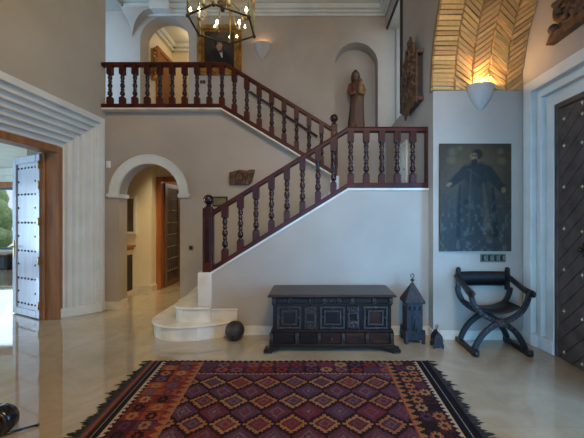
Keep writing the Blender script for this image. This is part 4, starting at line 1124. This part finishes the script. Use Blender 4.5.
def lump(fn, col_):
    k0 = len(b.v); fn(); cc.extend([lin(col_)+(1,)]*(len(b.v)-k0))
lump(lambda: b.ball((-.018, -.082, 1.14), .014, 8, sz=1.6), (120, 84, 58))
for sx in (-1, 1): lump(lambda: b.ball((-.018+sx*.026, -.07, 1.165), .009, 6), (40, 28, 20))
lump(lambda: b.ball((-.018, -.074, 1.105), .016, 6, sz=.4), (96, 50, 40))
for sx in (-1, 1): lump(lambda: b.tube([(-.018+sx*.055, .01, 1.22), (-.018+sx*.072, -.005, 1.12), (-.018+sx*.07, -.01, 1.02)], [.03, .034, .022], 8), (54, 36, 24))
lump(lambda: b.tube([(-.135, 0, .95), (-.165, -.03, .80), (-.13, -.11, .72), (-.03, -.14, .76)], [.055, .05, .042, .032], 10), (108, 60, 38))
lump(lambda: b.tube([(.125, 0, .95), (.175, -.03, .82), (.15, -.11, .74), (.06, -.14, .74)], [.055, .05, .042, .032], 10), (126, 90, 52))
lump(lambda: b.tube([(.07, -.13, .72), (.08, -.13, .86), (.08, -.12, .95)], [.05, .055, .035], 10), (140, 106, 62))
lump(lambda: b.ball((.08, -.125, 1.0), .042, 10, sz=1.15), (112, 80, 54))
b.build('figure', M['poly'], t, colors=cc)

# ------------------------------------------------------------------ kilim rug
t = thing('kilim_rug', 'large maroon patterned kilim rug with black fringed ends', 'rug', (0, 0, 0))
c_ = .0105; Y1r, Y0r = 3.50, 1.42
XLr = lambda y: -1.655+.085*(Y1r-y); XRr = lambda y: 1.10-.022*(Y1r-y)
Wr = 2.755; nX = int(Wr/c_); nY = int((Y1r-Y0r)/c_)
mar = (70, 33, 40); pur = (78, 50, 66); org = (146, 96, 64); drk = (36, 28, 32); crm = (176, 154, 130); red = (112, 46, 42); rst = (134, 66, 42); blu = (84, 74, 88); tan = (150, 112, 78)
rr = random.Random(11)
grid = np.zeros((nY, nX, 3))
def rosette(u, v):
    r = math.hypot(u, v); a = math.atan2(v, u)
    return r < .055*(.72+.28*abs(math.cos(4*a))), r < .02
cell_cols = {}
def ccol(key, opts):
    if key not in cell_cols: cell_cols[key] = rr.choice(opts)
    return cell_cols[key]
for j in range(nY):
    v = (j+.5)*c_                      # distance from the far edge
    for i in range(nX):
        u = (i+.5)*c_; ur_ = Wr-u
        col_ = mar
        if v < .015: col_ = crm if (i//3) % 2 else drk
        elif v < .03: col_ = drk
        elif u < .055 or ur_ < .055:
            e_ = min(u, ur_); tooth = abs(((v/.05) % 1)-.5)*2
            col_ = crm if e_ < .012+.038*tooth else drk
        else:
            left = u < .45; right = ur_ < .35
            if left or right:
                e_ = u if left else ur_; wB = .45 if left else .35
                inner = wB-e_
                if inner < .012: col_ = org if left else rst
                elif inner < .085:
                    tooth = abs(((v/.075) % 1)-.5)*2
                    col_ = org if (inner-.012) < .07*tooth else (red if left else drk)
                else:
                    span = wB-.085-.055; cu = (e_-.055)/(span/2); k0 = int(cu); cvv = v/.115; k1 = int(cvv)
                    a_, b2 = (cu-k0-.5)*span/2, (cvv-k1-.5)*.115
                    bg = ccol((left, k0, k1, 'b'), [red, rst, pur, mar, rst, (96, 44, 36)] if left else [mar, drk, pur, (60, 34, 40), drk])
                    fg = ccol((left, k0, k1, 'f'), [org, blu, drk, org, pur, tan] if left else [org, org, tan, pur, drk, org])
                    o1, o2 = rosette(a_*1.05, b2*1.05)
                    col_ = bg if not o1 else (bg if o2 else fg)
                    if abs(b2) > .052: col_ = mar
            elif v < .30:
                if v < .045: col_ = tan if (i//2+j//2) % 3 == 0 else mar
                elif v > .285: col_ = rst if (i//2) % 2 else tan
                elif v > .26: col_ = drk if (i//3) % 2 else pur
                else:
                    cu = (u-.45)/.155; k0 = int(cu); cvv = (v-.045)/.1075; k1 = int(cvv)
                    a_, b2 = (cu-k0-.5)*.155*.8, (cvv-k1-.5)*.1075
                    bg = ccol((9, k0, k1, 'b'), [mar, pur, drk, (62, 34, 44)]); fg = ccol((9, k0, k1, 'f'), [red, tan, pur, (112, 76, 80), (130, 72, 58)])
                    o1, o2 = rosette(a_, b2); col_ = fg if (o1 and not o2) else bg
            else:
                du, dv = .2625, .305
                fu = (u-.66)/du; fv = (v-.30-.16)/dv
                # lattice of diamonds: even ones edged with an orange saw-tooth on a dark zigzag, odd ones plain purple
                p_ = abs(((fu+.5) % 1)-.5)*2; q_ = abs(((fv+.5) % 1)-.5)*2
                d_ = p_+1.28*q_; ku, kv = math.floor(fu+.5), math.floor(fv+.5)
                tooth = abs((((p_-1.28*q_)*2.5) % 1)-.5)*2
                if d_ < .84+.20*tooth and d_ < 1.02:
                    base_ = ccol((1, ku, kv), [(104, 42, 44), (92, 42, 48), pur, (112, 46, 46)])
                    if d_ > .66: col_ = ccol((2, ku, kv), [org, org, (148, 106, 76), (138, 92, 66)])
                    elif d_ > .585: col_ = drk
                    elif .20 < d_ < .42 and (int(u/c_)+int(v/c_)) % 3: col_ = ccol((3, ku, kv), [(98, 80, 88), (84, 62, 74), (104, 84, 88)])
                    else: col_ = base_
                elif d_ < 1.24+.10*tooth: col_ = (42, 27, 32)
                else:
                    k2 = (math.floor(fu), math.floor(fv))
                    p2 = abs((fu % 1)-.5)*2; q2 = abs((fv % 1)-.5)*2; e_ = p2+q2
                    base_ = ccol((4,)+k2, [(82, 50, 64), (84, 46, 56), (94, 42, 52), (78, 50, 68)])
                    if .30 < e_ < .52 and (int(u/c_)+2*int(v/c_)) % 3: col_ = ccol((5,)+k2, [(104, 84, 92), (98, 66, 76), (94, 76, 88)])
                    elif e_ < .16: col_ = ccol((6,)+k2, [(106, 48, 48), (104, 88, 92)])
                    else: col_ = base_
        k_ = rr.uniform(.86, 1.14)
        grid[j, i] = [min(1, x*k_*.85) for x in lin(col_)]
vs = []; zt = .010
for j in range(nY+1):
    y_ = Y1r-(Y1r-Y0r)*j/nY
    for i in range(nX+1):
        vs.append((XLr(y_)+(XRr(y_)-XLr(y_))*i/nX, y_+.006*math.sin(i*.05), zt))
V4 = np.array(vs).reshape(nY+1, nX+1, 3)
q = np.stack([V4[1:, :-1], V4[1:, 1:], V4[:-1, 1:], V4[:-1, :-1]], 2).reshape(-1, 3)
me = bpy.data.meshes.new('woven_field'); nf = nX*nY
me.from_pydata(q.tolist(), [], np.arange(nf*4).reshape(-1, 4).tolist())
at = me.color_attributes.new('col', 'FLOAT_COLOR', 'POINT')
cc = np.concatenate([np.repeat(grid.reshape(-1, 3), 4, 0), np.ones((nf*4, 1))], 1).astype(np.float32); at.data.foreach_set('color', cc.ravel())
me.materials.append(M['rug']); me.update()
o = bpy.data.objects.new('woven_field', me); COL.objects.link(o); o.parent = t
b = MB()
b.add([(XLr(Y1r), Y1r, 0), (XRr(Y1r), Y1r, 0), (XRr(Y0r), Y0r, 0), (XLr(Y0r), Y0r, 0), (XLr(Y1r), Y1r, zt-.001), (XRr(Y1r), Y1r, zt-.001), (XRr(Y0r), Y0r, zt-.001), (XLr(Y0r), Y0r, zt-.001)], [(0, 1, 2, 3), (0, 1, 5, 4), (1, 2, 6, 5), (2, 3, 7, 6), (3, 0, 4, 7)])
b.build('backing', M['fringe'], t)
# striped end bands (black with brown and pale stripes)
for side in (-1, 1):
    b = MB(); cols = []
    stripes = ([(.0, .045, (30, 27, 30)), (.045, .052, (120, 110, 104)), (.052, .085, (34, 31, 32)), (.085, .10, (92, 56, 44)), (.10, .113, (140, 66, 48)), (.113, .128, (84, 66, 60)), (.128, .15, (74, 60, 58))] if side < 0 else
               [(.0, .055, (22, 20, 24)), (.055, .062, (130, 120, 112)), (.062, .13, (22, 20, 24))])
    for d0, d1, c in stripes:
        n_ = 40
        for k in range(n_):
            ya, yb = Y1r-(Y1r-Y0r)*k/n_, Y1r-(Y1r-Y0r)*(k+1)/n_
            f = XLr if side < 0 else XRr
            b.add([(f(ya)+side*d0, ya, zt-.001), (f(yb)+side*d0, yb, zt-.001), (f(yb)+side*d1, yb, zt-.001), (f(ya)+side*d1, ya, zt-.001),
                   (f(ya)+side*d0, ya, .0), (f(yb)+side*d0, yb, .0), (f(yb)+side*d1, yb, .0), (f(ya)+side*d1, ya, .0)],
                  [(0, 1, 2, 3), (2, 3, 7, 6), (0, 1, 5, 4)])
            cols += [lin(c)+(1,)]*8
    b.build('end_band', M['rug'], t, colors=cols)
    b = MB(); f = XLr if side < 0 else XRr; d1 = stripes[-1][1]; r_ = random.Random(side)
    k = 0; y_ = Y1r
    while y_ > Y0r:
        L_ = .02+.05*r_.random()**2+(.06 if r_.random() < .10 else 0)+.035*math.sin(y_*17)**4; w_ = .006+.008*r_.random()
        x0 = f(y_)+side*(d1-.01); dy = r_.uniform(-.03, .02)
        b.add([(x0, y_+w_, zt+.001), (x0, y_-w_, zt+.001), (x0+side*L_*.6, y_-w_*.7+dy*.6, .012), (x0+side*L_, y_+dy, .004), (x0+side*L_*.6, y_+w_*.7+dy*.6, .012), (x0, y_, 0), (x0+side*L_*.6, y_+dy*.6, .001)],
              [(0, 1, 2, 4), (4, 2, 3), (0, 4, 6, 5), (1, 5, 6, 2), (6, 4, 3), (2, 6, 3)])
        y_ -= .0075
    b.build('fringe', M['fringe'], t)

# ------------------------------------------------------------------ black object cut by the lower left edge
t = thing('scroll_footstool', 'low black scroll ended stool at the lower left corner', 'stool', (-2.285, 2.33, 0))
b = MB(); rot = Matrix.Translation((0, 0, .105)) @ Matrix.Rotation(PI/2, 4, 'X')
b.lathe([(.06, -.05), (.085, -.055), (.098, -.04), (.103, 0), (.098, .04), (.085, .055), (.06, .05)], rot, 28, cap=True); b.build('scroll_end', M['black'], t)
b = MB(); b.lathe([(.075, .056), (.08, .062), (.088, .06), (.09, .052)], rot, 28, cap=False); b.tube([(.045*math.cos(a), -.052, .105+.045*math.sin(a)) for a in [PI*2*i/20 for i in range(15)]], .006, 6); b.build('scroll_rim', M['blackrim'], t)
b = MB(); b.box(-.5, -.02, -.05, .05, .16, .20); b.box(-.5, -.46, -.05, .05, 0, .16); b.build('seat', M['leather'], t, bevel=.01)
b = MB(); b.tube([(-.03, -.10, .03), (.06, -.02, .02), (.20, .09, .012)], .008, 8); b.lathe([(.011, 0), (.011, .02)], Matrix.Translation((.20, .09, .012)) @ Matrix.Rotation(-PI/4, 4, 'Z') @ Matrix.Rotation(PI/2, 4, 'X'), 8); b.build('rod', M['black'], t)

# ------------------------------------------------------------------ lights
def area(name, loc, direction, sx, sy, power, color, spread=PI):
    l = bpy.data.lights.new(name, 'AREA'); l.shape = 'RECTANGLE'; l.size = sx; l.size_y = sy; l.energy = power; l.color = color; l.spread = spread
    o = bpy.data.objects.new(name, l); COL.objects.link(o); o.location = loc
    o.rotation_euler = Vector(direction).to_track_quat('-Z', 'Y').to_euler(); return o
def point(name, loc, power, color, r=.05):
    l = bpy.data.lights.new(name, 'POINT'); l.energy = power; l.color = color; l.shadow_soft_size = r
    o = bpy.data.objects.new(name, l); COL.objects.link(o); o.location = loc; return o
BLUE = (.62, .80, 1.0); WARM = (1.0, .74, .44); NEU = (1.0, .93, .84)
area('entrance_daylight', (XR+.22, 1.84, 1.45), (-.75, .66, 0), 1.1, 2.6, 78, (.16, .50, 1.0), 1.75)
area('front_blue_fill', (-2.1, -4.55, 1.6), (4.6, 8.6, 0), 1.5, 2.6, 50, (.16, .52, 1.0), .8)  # added blue fill beam, narrowed and aimed at the right-hand portal moulding
area('front_blue_fill', (.45, -4.55, 1.6), (1.3, 8.8, -.2), 1.4, 2.6, 22, (.14, .50, 1.0), .9)  # second added blue fill beam, aimed towards stair wall and alcove
area('side_room_daylight', (-11.9, 3.5, 1.5), (1, .25, .35), 3.4, 2.2, 520, (.48, .74, 1.0))
area('garden_window_daylight', (-10.4, 9.8, 1.6), (.3, -1, 0), 2.2, 1.8, 40, (.60, .80, 1.0))
area('upper_corridor_daylight', (-5.4, 5.8, 4.7), (1, .75, 0), 1.0, 1.9, 55, (.25, .56, 1.0))
area('stairwell_daylight', (2.0, 6.0, 4.6), (-.5, .85, 0), 1.0, 2.0, 12, (.60, .80, 1.0))
area('passage_downlight', (-3.1, 6.3, 3.05), (0, 0, -1), .3, .3, 13, (1.0, .82, .50), 1.4)
point('upper_passage_lamp', (-2.95, 7.9, 5.8), 8, (1.0, .82, .52), .12)
point('kitchen_lamp', (-3.0, 8.8, 2.6), 20, NEU, .15)
point('sconce_lamp', (-1.13, YU-.06, 5.30), 1.6, (1.0, .55, .22), .04)
point('sconce_lamp', (2.13, YP-.07, 3.27), 21, (1.0, .68, .32), .045)
area('warm_ceiling_fill', (.7, -.4, 6.05), (-.6, .4, -1), 2.2, 2.4, 660, (1.0, .77, .49))  # warm fill panel added under the ceiling, no fixture there

w = bpy.data.worlds.new('sky'); sc.world = w; w.use_nodes = True
nt = w.node_tree; bg = nt.nodes['Background']; bg.inputs['Color'].default_value = (.74, .85, 1.0, 1); bg.inputs['Strength'].default_value = 1.3

# ------------------------------------------------------------------ camera
cam = bpy.data.cameras.new('camera'); co = bpy.data.objects.new('camera', cam); COL.objects.link(co)
co.location = (0, 0, 1.58); co.rotation_euler = (PI/2, 0, 0)
cam.sensor_width = 36; cam.lens = 36*320/584; cam.shift_x = -23/584; cam.shift_y = -2/584; cam.clip_start = .05
sc.camera = co
vs_ = sc.view_settings; vs_.view_transform = 'Standard'; vs_.look = 'None'; vs_.exposure = -.32; vs_.gamma = 1; vs_.use_curve_mapping = False
sc.cycles.use_denoising = True; sc.cycles.max_bounces = 10; sc.cycles.diffuse_bounces = 6; sc.cycles.transparent_max_bounces = 16
sc.cycles.sample_clamp_indirect = 6
